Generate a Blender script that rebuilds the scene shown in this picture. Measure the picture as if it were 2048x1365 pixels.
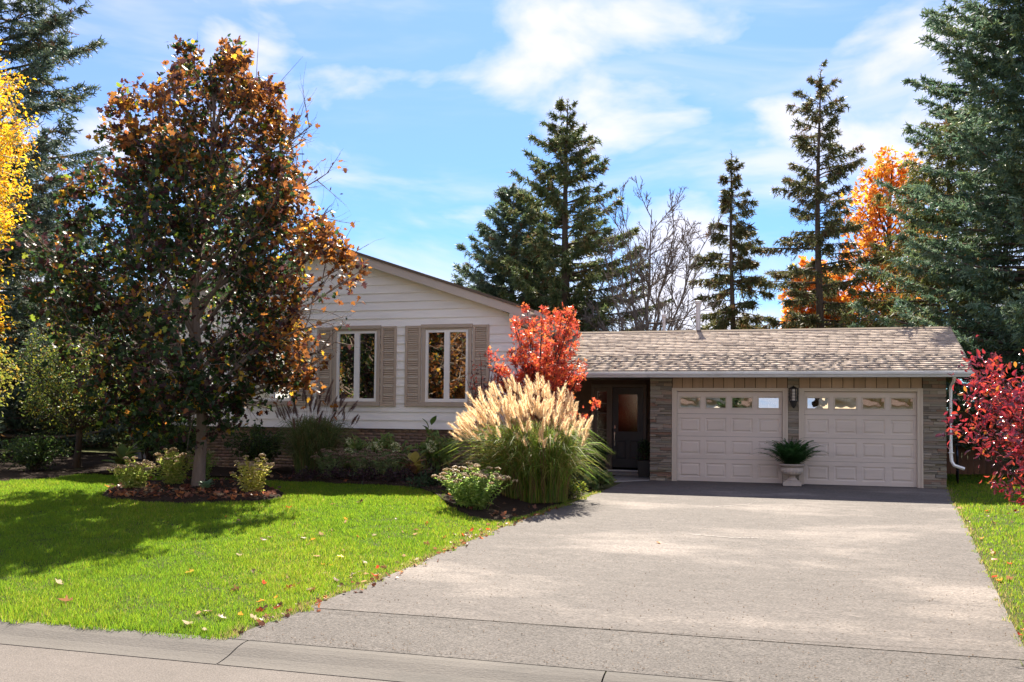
import bpy, math, random
import numpy as np
from mathutils import Vector, Matrix

for o in list(bpy.data.objects):
    bpy.data.objects.remove(o, do_unlink=True)
SC = bpy.context.scene
COL = SC.collection

# ------------------------------------------------------------------ camera
cam = bpy.data.cameras.new('camera')
cam.sensor_width = 36.0
cam.lens = 36.0 * 1800.0 / 2048.0
cam.shift_y = 88.0 / 2048.0
cam.clip_start = 0.1
cam.clip_end = 2000.0
camo = bpy.data.objects.new('camera', cam)
camo.location = (0, 0, 1.55)
camo.rotation_euler = (math.radians(91.9), -0.010, math.radians(15.4))
COL.objects.link(camo)
SC.camera = camo

# ------------------------------------------------------------------ sun, sky, exposure
SUN_EL, SUN_AZ = math.radians(48.0), math.radians(-10.0)      # azimuth from +Y towards +X
sdir = Vector((math.sin(SUN_AZ) * math.cos(SUN_EL), math.cos(SUN_AZ) * math.cos(SUN_EL), math.sin(SUN_EL)))
sl = bpy.data.lights.new('sun', 'SUN')
sl.energy = 3.35
sl.angle = math.radians(0.55)
sl.color = (1.0, 0.91, 0.77)
so = bpy.data.objects.new('sun', sl)
so.rotation_euler = sdir.to_track_quat('Z', 'Y').to_euler()
so.location = (0, 30, 40)
COL.objects.link(so)

SC.view_settings.view_transform = 'Standard'
SC.view_settings.look = 'None'
SC.view_settings.gamma = 1.0
SC.view_settings.use_curve_mapping = False
SC.view_settings.exposure = 2.2
SC.render.film_transparent = False
try:
    SC.cycles.max_bounces = 7
    SC.cycles.volume_bounces = 0
    SC.cycles.transparent_max_bounces = 16
    SC.cycles.transmission_bounces = 6
    SC.cycles.caustics_reflective = False
    SC.cycles.caustics_refractive = False
    SC.cycles.use_denoising = True
except Exception:
    pass

world = bpy.data.worlds.new('World')
SC.world = world
world.use_nodes = True
wt = world.node_tree
wt.nodes.clear()


def nd(t, kind, **kw):
    n = t.nodes.new(kind)
    for k, v in kw.items():
        if k in ('inputs',):
            for a, b in v.items():
                n.inputs[a].default_value = b
        else:
            setattr(n, k, v)
    return n


def build_world():
    t = wt
    L = t.links.new
    out = nd(t, 'ShaderNodeOutputWorld')
    bg = nd(t, 'ShaderNodeBackground')
    bg.inputs['Strength'].default_value = 0.062
    sky = nd(t, 'ShaderNodeTexSky', sky_type='NISHITA')
    sky.sun_disc = False
    sky.sun_elevation = SUN_EL
    sky.sun_rotation = SUN_AZ
    sky.altitude = 200
    sky.air_density = 1.0
    sky.dust_density = 0.35
    sky.ozone_density = 1.2
    hs = nd(t, 'ShaderNodeHueSaturation')
    hs.inputs['Saturation'].default_value = 1.25
    hs.inputs['Value'].default_value = 1.0
    L(sky.outputs[0], hs.inputs['Color'])
    tc = nd(t, 'ShaderNodeTexCoord')
    sx = nd(t, 'ShaderNodeSeparateXYZ')
    L(tc.outputs['Generated'], sx.inputs[0])
    # clouds: soft heaps and a thin veil, thicker towards the horizon all round
    mp = nd(t, 'ShaderNodeMapping'); L(tc.outputs['Generated'], mp.inputs[0])
    mp.inputs['Location'].default_value = (1.35, 0.75, 0.55)
    mp.inputs['Scale'].default_value = (1.0, 1.0, 2.1)
    n1 = nd(t, 'ShaderNodeTexNoise'); L(mp.outputs[0], n1.inputs['Vector'])
    n1.inputs['Scale'].default_value = 5.2; n1.inputs['Detail'].default_value = 6.0
    n1.inputs['Roughness'].default_value = 0.50; n1.inputs['Distortion'].default_value = 0.25
    el = nd(t, 'ShaderNodeMapRange'); L(sx.outputs['Z'], el.inputs[0])
    el.inputs['From Min'].default_value = 0.06; el.inputs['From Max'].default_value = 0.24
    el.inputs['To Min'].default_value = 0.12; el.inputs['To Max'].default_value = 0.05
    ad = nd(t, 'ShaderNodeMath', operation='ADD'); L(n1.outputs[0], ad.inputs[0]); L(el.outputs[0], ad.inputs[1])
    r1 = nd(t, 'ShaderNodeMapRange', interpolation_type='SMOOTHSTEP'); L(ad.outputs[0], r1.inputs[0])
    r1.inputs['From Min'].default_value = 0.44; r1.inputs['From Max'].default_value = 0.74; r1.inputs['To Max'].default_value = 0.92
    mp2 = nd(t, 'ShaderNodeMapping'); L(tc.outputs['Generated'], mp2.inputs[0])
    mp2.inputs['Location'].default_value = (3.1, 1.2, 0.4)
    mp2.inputs['Rotation'].default_value = (0, 0.22, 0.0)
    mp2.inputs['Scale'].default_value = (0.8, 0.8, 3.6)
    n2 = nd(t, 'ShaderNodeTexNoise'); L(mp2.outputs[0], n2.inputs['Vector'])
    n2.inputs['Scale'].default_value = 3.2; n2.inputs['Detail'].default_value = 5.0; n2.inputs['Roughness'].default_value = 0.55
    n2.inputs['Distortion'].default_value = 0.6
    r2 = nd(t, 'ShaderNodeMapRange', interpolation_type='SMOOTHSTEP'); L(n2.outputs[0], r2.inputs[0])
    r2.inputs['From Min'].default_value = 0.40; r2.inputs['From Max'].default_value = 0.72
    r2.inputs['To Min'].default_value = 0.28; r2.inputs['To Max'].default_value = 0.75
    mm = nd(t, 'ShaderNodeMath', operation='MAXIMUM'); L(r1.outputs[0], mm.inputs[0]); L(r2.outputs[0], mm.inputs[1])
    tint = nd(t, 'ShaderNodeMix', data_type='RGBA', blend_type='MULTIPLY')
    tint.inputs[0].default_value = 1.0
    L(hs.outputs[0], tint.inputs[6]); tint.inputs[7].default_value = (0.09, 0.43, 0.72, 1)
    mix = nd(t, 'ShaderNodeMix', data_type='RGBA')
    L(mm.outputs[0], mix.inputs[0]); L(tint.outputs[2], mix.inputs[6])
    mix.inputs[7].default_value = (4.1, 3.9, 4.25, 1)
    L(mix.outputs[2], bg.inputs['Color'])
    L(bg.outputs[0], out.inputs['Surface'])


build_world()

# ------------------------------------------------------------------ material helpers
MATS = {}


def new_mat(name):
    m = bpy.data.materials.new(name)
    m.use_nodes = True
    m.node_tree.nodes.clear()
    return m


def mat(name, color, rough=0.6, spec=0.3, var=0.0, vscale=4.0, vdetail=6.0, bump=0.0, bscale=30.0, metallic=0.0,
        rnd=0.0, attr=None, stretch=(1, 1, 1), stain=None, stain_amt=0.0, stain_scale=1.2, speck=0.0, speck_scale=220.0,
        ramp=None, coord='Object', var2=0.0, v2scale=6.0):
    """procedural surface: base colour, noise variation, optional stains, specks, per-object variation, bump"""
    m = new_mat(name)
    t = m.node_tree
    L = t.links.new
    out = nd(t, 'ShaderNodeOutputMaterial')
    p = nd(t, 'ShaderNodeBsdfPrincipled')
    p.inputs['Roughness'].default_value = rough
    p.inputs['Specular IOR Level'].default_value = spec
    p.inputs['Metallic'].default_value = metallic
    L(p.outputs[0], out.inputs['Surface'])
    tc = nd(t, 'ShaderNodeTexCoord')
    mp = nd(t, 'ShaderNodeMapping')
    mp.inputs['Scale'].default_value = stretch
    if coord == 'World':
        g = nd(t, 'ShaderNodeNewGeometry')
        L(g.outputs['Position'], mp.inputs[0])
    else:
        L(tc.outputs['Object'], mp.inputs[0])
    oi = nd(t, 'ShaderNodeObjectInfo')
    if ramp:
        cr = nd(t, 'ShaderNodeValToRGB')
        cr.color_ramp.interpolation = 'LINEAR'
        while len(cr.color_ramp.elements) > 1:
            cr.color_ramp.elements.remove(cr.color_ramp.elements[-1])
        for i, c in enumerate(ramp):
            e = cr.color_ramp.elements[0] if i == 0 else cr.color_ramp.elements.new(i / (len(ramp) - 1))
            e.position = i / (len(ramp) - 1)
            e.color = (*c, 1)
        L(oi.outputs['Random'], cr.inputs[0])
        csock = cr.outputs[0]
    elif attr:
        a = nd(t, 'ShaderNodeAttribute', attribute_name=attr)
        csock = a.outputs['Color']
    else:
        c = nd(t, 'ShaderNodeRGB')
        c.outputs[0].default_value = (*color, 1)
        csock = c.outputs[0]

    def mult(sock, fac_sock, lo, hi):
        mr = nd(t, 'ShaderNodeMapRange')
        L(fac_sock, mr.inputs[0])
        mr.inputs['To Min'].default_value = lo
        mr.inputs['To Max'].default_value = hi
        vm = nd(t, 'ShaderNodeVectorMath', operation='SCALE')
        L(sock, vm.inputs[0])
        L(mr.outputs[0], vm.inputs['Scale'])
        return vm.outputs[0]

    if var:
        n = nd(t, 'ShaderNodeTexNoise')
        n.inputs['Scale'].default_value = vscale
        n.inputs['Detail'].default_value = vdetail
        n.inputs['Roughness'].default_value = 0.6
        L(mp.outputs[0], n.inputs['Vector'])
        csock = mult(csock, n.outputs[0], 1 - 2 * var, 1 + 2 * var)
    if var2:
        n = nd(t, 'ShaderNodeTexNoise')
        n.inputs['Scale'].default_value = v2scale
        n.inputs['Detail'].default_value = 4.0
        n.inputs['Roughness'].default_value = 0.7
        L(mp.outputs[0], n.inputs['Vector'])
        csock = mult(csock, n.outputs[0], 1 - 2 * var2, 1 + 2 * var2)
    if rnd:
        csock = mult(csock, oi.outputs['Random'], 1 - rnd, 1 + rnd)
    if stain:
        n = nd(t, 'ShaderNodeTexNoise')
        n.inputs['Scale'].default_value = stain_scale
        n.inputs['Detail'].default_value = 7.0
        n.inputs['Roughness'].default_value = 0.65
        L(mp.outputs[0], n.inputs['Vector'])
        mr = nd(t, 'ShaderNodeMapRange', interpolation_type='SMOOTHSTEP')
        L(n.outputs[0], mr.inputs[0])
        mr.inputs['From Min'].default_value = 0.48
        mr.inputs['From Max'].default_value = 0.68
        mr.inputs['To Max'].default_value = stain_amt
        mx = nd(t, 'ShaderNodeMix', data_type='RGBA')
        L(mr.outputs[0], mx.inputs[0])
        L(csock, mx.inputs[6])
        mx.inputs[7].default_value = (*stain, 1)
        csock = mx.outputs[2]
    if speck:
        n = nd(t, 'ShaderNodeTexNoise')
        n.inputs['Scale'].default_value = speck_scale
        n.inputs['Detail'].default_value = 2.0
        L(mp.outputs[0], n.inputs['Vector'])
        csock = mult(csock, n.outputs[0], 1 - 2 * speck, 1 + 2 * speck)
    L(csock, p.inputs['Base Color'])
    if bump:
        n = nd(t, 'ShaderNodeTexNoise')
        n.inputs['Scale'].default_value = bscale
        n.inputs['Detail'].default_value = 5.0
        L(mp.outputs[0], n.inputs['Vector'])
        b = nd(t, 'ShaderNodeBump')
        b.inputs['Strength'].default_value = bump
        b.inputs['Distance'].default_value = 0.02
        L(n.outputs[0], b.inputs['Height'])
        L(b.outputs[0], p.inputs['Normal'])
    MATS[name] = m
    return m


def leaf_mat(name, trans=0.5, rough=0.45, spec=0.35, gain=1.0):
    """leaf: colour from the leaf's own attribute, light passes through it"""
    m = new_mat(name)
    t = m.node_tree
    L = t.links.new
    out = nd(t, 'ShaderNodeOutputMaterial')
    p = nd(t, 'ShaderNodeBsdfPrincipled')
    p.inputs['Roughness'].default_value = rough
    p.inputs['Specular IOR Level'].default_value = spec
    a = nd(t, 'ShaderNodeAttribute', attribute_name='col')
    L(a.outputs['Color'], p.inputs['Base Color'])
    tr = nd(t, 'ShaderNodeBsdfTranslucent')
    vm = nd(t, 'ShaderNodeVectorMath', operation='SCALE')
    L(a.outputs['Color'], vm.inputs[0])
    vm.inputs['Scale'].default_value = gain
    L(vm.outputs[0], tr.inputs['Color'])
    mx = nd(t, 'ShaderNodeMixShader')
    mx.inputs[0].default_value = trans
    L(p.outputs[0], mx.inputs[1])
    L(tr.outputs[0], mx.inputs[2])
    L(mx.outputs[0], out.inputs['Surface'])
    MATS[name] = m
    return m


def glass_mat(name, refl=0.4, tint=(0.85, 0.9, 0.9), wave=0.0, wscale=3.0):
    m = new_mat(name)
    t = m.node_tree
    L = t.links.new
    out = nd(t, 'ShaderNodeOutputMaterial')
    tr = nd(t, 'ShaderNodeBsdfTransparent')
    tr.inputs[0].default_value = (*tint, 1)
    g = nd(t, 'ShaderNodeBsdfGlossy')
    g.inputs['Roughness'].default_value = 0.01
    g.inputs['Color'].default_value = (0.95, 0.95, 0.95, 1)
    fr = nd(t, 'ShaderNodeFresnel')
    fr.inputs['IOR'].default_value = 1.5
    ad = nd(t, 'ShaderNodeMath', operation='ADD', use_clamp=True)
    L(fr.outputs[0], ad.inputs[0])
    ad.inputs[1].default_value = refl
    if wave:
        tc = nd(t, 'ShaderNodeTexCoord')
        n = nd(t, 'ShaderNodeTexNoise')
        n.inputs['Scale'].default_value = wscale
        n.inputs['Detail'].default_value = 1.0
        L(tc.outputs['Object'], n.inputs['Vector'])
        b = nd(t, 'ShaderNodeBump')
        b.inputs['Strength'].default_value = wave
        b.inputs['Distance'].default_value = 0.02
        L(n.outputs[0], b.inputs['Height'])
        L(b.outputs[0], g.inputs['Normal'])
    mx = nd(t, 'ShaderNodeMixShader')
    L(ad.outputs[0], mx.inputs[0])
    L(tr.outputs[0], mx.inputs[1])
    L(g.outputs[0], mx.inputs[2])
    L(mx.outputs[0], out.inputs['Surface'])
    MATS[name] = m
    return m


# ------------------------------------------------------------------ object helpers
def tag(o, label=None, cat=None, group=None, kind=None):
    if label: o['label'] = label
    if cat: o['category'] = cat
    if group: o['group'] = group
    if kind: o['kind'] = kind
    return o


def empty(name, loc=(0, 0, 0), rz=0.0):
    o = bpy.data.objects.new(name, None)
    o.empty_display_size = 0.2
    COL.objects.link(o)
    o.location = loc
    o.rotation_euler = (0, 0, rz)
    return o


def link(name, me, parent=None, loc=None, rot=None, scale=None):
    o = bpy.data.objects.new(name, me)
    COL.objects.link(o)
    if parent: o.parent = parent
    if loc is not None: o.location = loc
    if rot is not None: o.rotation_euler = rot
    if scale is not None: o.scale = scale
    return o


def np_mesh(name, V, F, material, col=None, smooth=False):
    """V (n,3), F (m,k) with one k; col per vertex (n,3)"""
    V = np.asarray(V, np.float32); F = np.asarray(F, np.int32)
    me = bpy.data.meshes.new(name)
    me.vertices.add(len(V))
    me.vertices.foreach_set('co', V.ravel())
    k = F.shape[1]
    me.loops.add(F.size)
    me.loops.foreach_set('vertex_index', F.ravel())
    me.polygons.add(len(F))
    me.polygons.foreach_set('loop_start', np.arange(0, F.size, k, dtype=np.int32))
    me.polygons.foreach_set('loop_total', np.full(len(F), k, np.int32))
    if smooth:
        me.polygons.foreach_set('use_smooth', np.ones(len(F), bool))
    if col is not None:
        a = me.attributes.new('col', 'FLOAT_COLOR', 'POINT')
        c = np.ones((len(V), 4), np.float32)
        c[:, :3] = col
        a.data.foreach_set('color', c.ravel())
    me.materials.append(MATS[material] if isinstance(material, str) else material)
    me.update()
    me.validate()
    return me


class MB:
    """collects boxes, prisms and tubes into ONE mesh"""
    def __init__(s):
        s.v = []; s.f = []

    def add(s, vs, fs):
        b = len(s.v)
        s.v += [tuple(map(float, p)) for p in vs]
        s.f += [tuple(b + i for i in f) for f in fs]
        return s

    def box(s, x0, x1, y0, y1, z0, z1):
        return s.add([(x0, y0, z0), (x1, y0, z0), (x1, y1, z0), (x0, y1, z0), (x0, y0, z1), (x1, y0, z1), (x1, y1, z1), (x0, y1, z1)],
                     [(0, 3, 2, 1), (4, 5, 6, 7), (0, 1, 5, 4), (1, 2, 6, 5), (2, 3, 7, 6), (3, 0, 4, 7)])

    def prism(s, poly, d0, d1, axis='y'):
        """poly of (a,b) extruded along axis; y: (x,z), x: (y,z), z: (x,y)"""
        n = len(poly)
        mk = {'y': lambda a, b, d: (a, d, b), 'x': lambda a, b, d: (d, a, b), 'z': lambda a, b, d: (a, b, d)}[axis]
        vs = [mk(a, b, d0) for a, b in poly] + [mk(a, b, d1) for a, b in poly]
        fs = [tuple(range(n)), tuple(range(2 * n - 1, n - 1, -1))]
        fs += [(i, n + i, n + (i + 1) % n, (i + 1) % n) for i in range(n)]
        return s.add(vs, fs)

    def tube(s, pts, rad, sides=8, cap=True):
        v, f = tube_arr(np.array(pts, float), rad, sides)
        n = len(pts)
        s.add(v, [tuple(q) for q in f])
        if cap:
            b = len(s.v) - n * sides
            s.f.append(tuple(b + i for i in range(sides - 1, -1, -1)))
            s.f.append(tuple(b + (n - 1) * sides + i for i in range(sides)))
        return s

    def lathe(s, prof, seg=24, center=(0, 0), flute=None):
        """prof of (r,z)"""
        vs = []
        for (r, z) in prof:
            for i in range(seg):
                a = 2 * math.pi * i / seg
                rr = r
                if flute and flute[0] <= z <= flute[1]:
                    rr = r * (1 + flute[2] * (1 if i % 2 else -1))
                vs.append((center[0] + rr * math.cos(a), center[1] + rr * math.sin(a), z))
        fs = []
        for j in range(len(prof) - 1):
            for i in range(seg):
                k = (i + 1) % seg
                fs.append((j * seg + i, j * seg + k, (j + 1) * seg + k, (j + 1) * seg + i))
        fs.append(tuple(range(seg - 1, -1, -1)))
        fs.append(tuple((len(prof) - 1) * seg + i for i in range(seg)))
        return s.add(vs, fs)

    def mesh(s, name, material, smooth=False, bevel=0.0):
        me = bpy.data.meshes.new(name)
        me.from_pydata(s.v, [], s.f)
        me.materials.append(MATS[material])
        me.update()
        import bmesh
        bm = bmesh.new()
        bm.from_mesh(me)
        bmesh.ops.recalc_face_normals(bm, faces=bm.faces)
        if bevel:
            bmesh.ops.bevel(bm, geom=list(bm.edges), offset=bevel, segments=1, affect='EDGES', clamp_overlap=True)
        if smooth:
            for fc in bm.faces: fc.smooth = True
        bm.to_mesh(me)
        bm.free()
        return me

    def build(s, name, material, parent=None, smooth=False, bevel=0.0, **kw):
        return link(name, s.mesh(name, material, smooth, bevel), parent, **kw)


def tube_arr(P, rad, sides):
    n = len(P)
    rad = np.broadcast_to(np.asarray(rad, float), (n,))
    T = np.gradient(P, axis=0)
    T /= np.linalg.norm(T, axis=1)[:, None] + 1e-9
    ref = np.array([0.0, 0.0, 1.0]) if abs(T[:, 2]).mean() < 0.8 else np.array([1.0, 0.0, 0.0])
    A = np.cross(T, ref); A /= np.linalg.norm(A, axis=1)[:, None] + 1e-9
    B = np.cross(T, A)
    an = np.linspace(0, 2 * math.pi, sides, endpoint=False)
    V = P[:, None, :] + rad[:, None, None] * (np.cos(an)[None, :, None] * A[:, None, :] + np.sin(an)[None, :, None] * B[:, None, :])
    i = np.arange(sides); k = (i + 1) % sides
    F = np.concatenate([np.stack([j * sides + i, j * sides + k, (j + 1) * sides + k, (j + 1) * sides + i], 1) for j in range(n - 1)])
    return V.reshape(-1, 3), F


class NB:
    """collects numpy pieces with equal face size"""
    def __init__(s):
        s.V = []; s.F = []; s.C = []; s.n = 0

    def add(s, V, F, C=None):
        s.V.append(V); s.F.append(np.asarray(F) + s.n); s.n += len(V)
        if C is not None: s.C.append(np.broadcast_to(np.asarray(C, float), (len(V), 3)))

    def build(s, name, material, parent=None, smooth=False, **kw):
        me = np_mesh(name, np.concatenate(s.V), np.concatenate(s.F), material, np.concatenate(s.C) if s.C else None, smooth)
        return link(name, me, parent, **kw)


def unit(A):
    return A / (np.linalg.norm(A, axis=-1, keepdims=True) + 1e-9)


# leaf outlines: (u across, v along, w out of plane), triangles
LEAF = {}
LEAF['maple'] = (np.array([(0, 0, 0), (-.30, .02, .03), (-.22, .22, 0), (-.52, .40, .06), (-.20, .50, .0), (-.24, .74, .02), (0, 1.0, .10),
                           (.24, .74, .02), (.20, .50, 0), (.52, .40, .06), (.22, .22, 0), (.30, .02, .03), (0, .42, -.05)], float),
                 np.array([(12, 0, 1), (12, 1, 2), (12, 2, 3), (12, 3, 4), (12, 4, 5), (12, 5, 6), (12, 6, 7), (12, 7, 8), (12, 8, 9), (12, 9, 10), (12, 10, 11), (12, 11, 0)]))
LEAF['ovate'] = (np.array([(0, 0, 0), (-.22, .35, .12), (0, .42, -.02), (.22, .35, .12), (-.17, .72, .05), (.17, .72, .05), (0, 1, -.20)], float),
                 np.array([(0, 2, 1), (0, 3, 2), (1, 2, 4), (2, 3, 5), (2, 6, 4), (2, 5, 6)]))
LEAF['simple'] = (np.array([(0, 0, 0), (-.3, .5, .08), (.3, .5, .08), (0, 1, 0)], float), np.array([(0, 2, 1), (1, 2, 3)]))
LEAF['palm5'] = (np.array([(0, 0, 0), (-.12, .3, 0), (-.5, .35, .05), (-.1, .45, 0), (-.28, .85, 0), (0, .5, -.02), (.05, 1.0, .06), (.28, .8, 0), (.1, .45, 0), (.5, .35, .05), (.12, .3, 0)], float),
                 np.array([(0, 1, 3), (1, 2, 3), (0, 3, 5), (3, 4, 5), (0, 5, 8), (5, 6, 7), (5, 7, 8), (0, 8, 10), (8, 9, 10)]))


def leaf_cloud(P, D, size, shape, colr, rng, spread=0.7, droop=0.2):
    """leaves at points P growing along D; colr (n,3)"""
    T, Fc = LEAF[shape]
    n = len(P)
    R = rng.normal(size=(n, 3))
    d = unit(unit(D) + spread * R + np.array([0, 0, -droop]))
    r = rng.normal(size=(n, 3)) + np.array([0, 0, 0.8])
    b = unit(np.cross(d, r))
    w = np.cross(b, d)
    s = (np.broadcast_to(size, (n,)) * rng.uniform(0.65, 1.25, n))[:, None, None]
    V = P[:, None, :] + s * (T[None, :, 0:1] * b[:, None, :] + T[None, :, 1:2] * d[:, None, :] + T[None, :, 2:3] * w[:, None, :])
    k = len(T)
    F = (np.arange(n) * k)[:, None, None] + Fc[None]
    C = np.repeat(colr, k, axis=0)
    return V.reshape(-1, 3), F.reshape(-1, 3), C


def palette(rng, n, cols, weights, jitter=0.18):
    cols = np.array(cols, float)
    w = np.array(weights, float)
    if w.ndim == 1:
        idx = rng.choice(len(cols), n, p=w / w.sum())
    else:
        w = w / w.sum(1, keepdims=True)
        idx = (rng.random(n)[:, None] > np.cumsum(w, 1)).sum(1).clip(0, len(cols) - 1)
    return cols[idx] * rng.uniform(1 - jitter, 1 + jitter, (n, 1)) * rng.uniform(0.93, 1.07, (n, 3))


def ss(t):
    t = np.clip(t, 0, 1)
    return t * t * (3 - 2 * t)


DRV_Y = [6.0, 6.7, 9.3, 11.3, 13.8, 16.4, 18.9, 20.9, 22.0]
DRV_L = [-4.42, -4.30, -4.05, -3.95, -3.81, -3.49, -3.26, -3.13, -3.05]
DRV_RY = [6.0, 6.7, 8.2, 9.7, 11.5, 15.3, 19.2, 22.0]
DRV_R = [1.80, 1.87, 2.07, 2.28, 2.53, 3.09, 3.61, 4.03]


def drive_z(Y):
    return -0.0229 * (21.9 - np.clip(Y, 6.6, 21.9))


def gz(X, Y):
    """height of the ground"""
    X = np.asarray(X, float); Y = np.asarray(Y, float)
    z = drive_z(Y)
    e = np.interp(Y, DRV_Y, DRV_L)
    er = np.interp(Y, DRV_RY, DRV_R)
    z = z + 0.17 * ss((e - X) / 2.5) * ss((Y - 7) / 7) + 0.05 * ss((X - er) / 2.0) * ss((Y - 7) / 4)
    return z

# ------------------------------------------------------------------ materials
mat('soil', (0.055, 0.06, 0.02), 0.95, 0.1, var=0.25, vscale=2.5, bump=0.6, bscale=40, coord='World')
mat('mulch', (0.030, 0.020, 0.014), 0.95, 0.1, var=0.4, vscale=18, bump=1.0, bscale=45, coord='World')
mat('driveway', (0.104, 0.091, 0.083), 0.86, 0.3, var=0.10, vscale=0.55, stain=(0.225, 0.195, 0.172), stain_amt=0.8, stain_scale=0.55,
    speck=0.5, speck_scale=58, bump=0.6, bscale=65, stretch=(0.55, 1.0, 1.0), coord='World', var2=0.22, v2scale=7.0)
mat('apron', (0.090, 0.080, 0.073), 0.86, 0.3, var=0.16, vscale=1.6, speck=0.55, speck_scale=45, bump=0.7, bscale=60, coord='World', var2=0.22, v2scale=9.0)
mat('road', (0.122, 0.106, 0.095), 0.88, 0.3, var=0.08, vscale=0.9, var2=0.10, speck=0.35, speck_scale=80, bump=0.35, bscale=95, coord='World')
mat('concrete', (0.125, 0.114, 0.102), 0.9, 0.25, var=0.14, vscale=2.2, stain=(0.095, 0.088, 0.08), stain_amt=0.8, stain_scale=2.0, speck=0.16, speck_scale=120, bump=0.3, bscale=70, stretch=(0.4, 1, 1), coord='World')
mat('crack', (0.06, 0.053, 0.047), 0.95, 0.1, var=0.2, coord='World')
mat('sealant', (0.30, 0.275, 0.255), 0.85, 0.2, var=0.2, vscale=9, coord='World')
mat('porch_stone', (0.24, 0.225, 0.21), 0.85, 0.2, var=0.15, vscale=2, bump=0.2, bscale=30)

mat('siding', (0.89, 0.87, 0.83), 0.5, 0.3, var=0.035, vscale=1.1, rnd=0.025, stain=(0.60, 0.575, 0.53), stain_amt=0.30, stain_scale=2.2, bump=0.08, bscale=14, stretch=(0.35, 1, 2.2), coord='World')
mat('trim', (0.45, 0.37, 0.295), 0.5, 0.3, var=0.05, vscale=5, coord='World')
mat('fascia_taupe', (0.50, 0.435, 0.37), 0.5, 0.3, var=0.04, vscale=3, coord='World')
mat('shutter', (0.47, 0.38, 0.295), 0.5, 0.3, var=0.05, vscale=5, rnd=0.04)
mat('white_vinyl', (0.86, 0.845, 0.81), 0.35, 0.4, var=0.02)
mat('aluminium', (0.60, 0.605, 0.60), 0.42, 0.4, var=0.06, vscale=2.2, stain=(0.34, 0.33, 0.30), stain_amt=0.4, stain_scale=3.5, stretch=(0.5, 1, 1), coord='World')
mat('brick', (0.16, 0.085, 0.055), 0.9, 0.2, var=0.15, vscale=9, bump=0.4, bscale=60, attr='col')
mat('mortar', (0.17, 0.14, 0.115), 0.95, 0.1, var=0.1)
mat('room_dark', (0.022, 0.021, 0.02), 0.95, 0.05)
mat('curtain', (0.42, 0.43, 0.38), 0.9, 0.1, var=0.08, vscale=6, stretch=(8, 1, 0.3))
mat('stone', (0.3, 0.26, 0.22), 0.9, 0.2, var=0.12, vscale=7, bump=0.6, bscale=26,
    ramp=[(0.22, 0.18, 0.14), (0.36, 0.31, 0.255), (0.16, 0.135, 0.11), (0.40, 0.34, 0.27), (0.27, 0.165, 0.12), (0.31, 0.285, 0.225), (0.20, 0.18, 0.155), (0.42, 0.36, 0.29), (0.24, 0.215, 0.15), (0.33, 0.25, 0.19)])
mat('header_board', (0.40, 0.285, 0.20), 0.65, 0.2, var=0.10, vscale=2.4, rnd=0.10, stretch=(4, 1, 0.5), coord='World')
mat('door_paint', (0.64, 0.55, 0.475), 0.45, 0.35, var=0.025, vscale=1.6, bump=0.05, bscale=22, stretch=(0.4, 1, 2.5), coord='World', stain=(0.46, 0.39, 0.33), stain_amt=0.35, stain_scale=1.3)
mat('door_frame', (0.56, 0.475, 0.385), 0.45, 0.35, var=0.03, vscale=2, coord='World')
mat('entry_door', (0.035, 0.033, 0.036), 0.4, 0.4, var=0.05)
mat('entry_frame', (0.15, 0.115, 0.09), 0.55, 0.3, var=0.08, vscale=4, coord='World')
mat('entry_wall', (0.11, 0.072, 0.05), 0.8, 0.2, var=0.15, vscale=5, bump=0.3, coord='World')
mat('soffit', (0.33, 0.28, 0.23), 0.6, 0.2, var=0.05, vscale=4, coord='World')
mat('shingle', (0.3, 0.25, 0.2), 0.92, 0.15, attr='col', var=0.05, vscale=9, speck=0.25, speck_scale=60, bump=0.4, bscale=90, coord='World')
mat('roof_edge', (0.14, 0.105, 0.08), 0.92, 0.15, var=0.1, vscale=6, coord='World')
mat('vent_metal', (0.62, 0.58, 0.56), 0.45, 0.4, var=0.10, vscale=5, metallic=0.25, coord='World')
mat('black_metal', (0.018, 0.017, 0.017), 0.45, 0.4)
mat('chrome', (0.75, 0.73, 0.70), 0.22, 0.6, metallic=1.0)
mat('lamp_glass', (0.55, 0.50, 0.44), 0.3, 0.4)
mat('urn_stone', (0.50, 0.425, 0.36), 0.8, 0.25, var=0.12, vscale=6, bump=0.25, bscale=40)
mat('black_plastic', (0.02, 0.02, 0.021), 0.5, 0.35)
mat('bark_maple', (0.20, 0.155, 0.125), 0.9, 0.15, var=0.22, vscale=5, bump=0.9, bscale=16, stretch=(3, 3, 0.7))
mat('bark_dark', (0.075, 0.058, 0.046), 0.95, 0.1, var=0.25, vscale=4, bump=0.9, bscale=14, stretch=(3, 3, 0.6))
mat('bark_grey', (0.21, 0.175, 0.15), 0.95, 0.1, var=0.2, vscale=4, bump=0.5, bscale=14, stretch=(2, 2, 0.6))
mat('bark_birch', (0.55, 0.50, 0.43), 0.8, 0.2, var=0.2, vscale=3, stretch=(1, 1, 4))
mat('bark_spruce', (0.135, 0.100, 0.078), 0.95, 0.1, var=0.25, vscale=4, bump=0.8, bscale=18, stretch=(2, 2, 0.6))
mat('twig_red', (0.07, 0.035, 0.03), 0.85, 0.2, var=0.1)
mat('fence_wood', (0.20, 0.105, 0.065), 0.85, 0.15, var=0.15, vscale=3, rnd=0.15, stretch=(5, 5, 0.5))
mat('beige_siding', (0.74, 0.60, 0.41), 0.6, 0.2, var=0.05, rnd=0.05)
mat('cream_siding', (0.78, 0.71, 0.60), 0.6, 0.2, var=0.05, rnd=0.03)
mat('pale_siding', (0.78, 0.76, 0.72), 0.6, 0.2, var=0.05, rnd=0.03)
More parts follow.
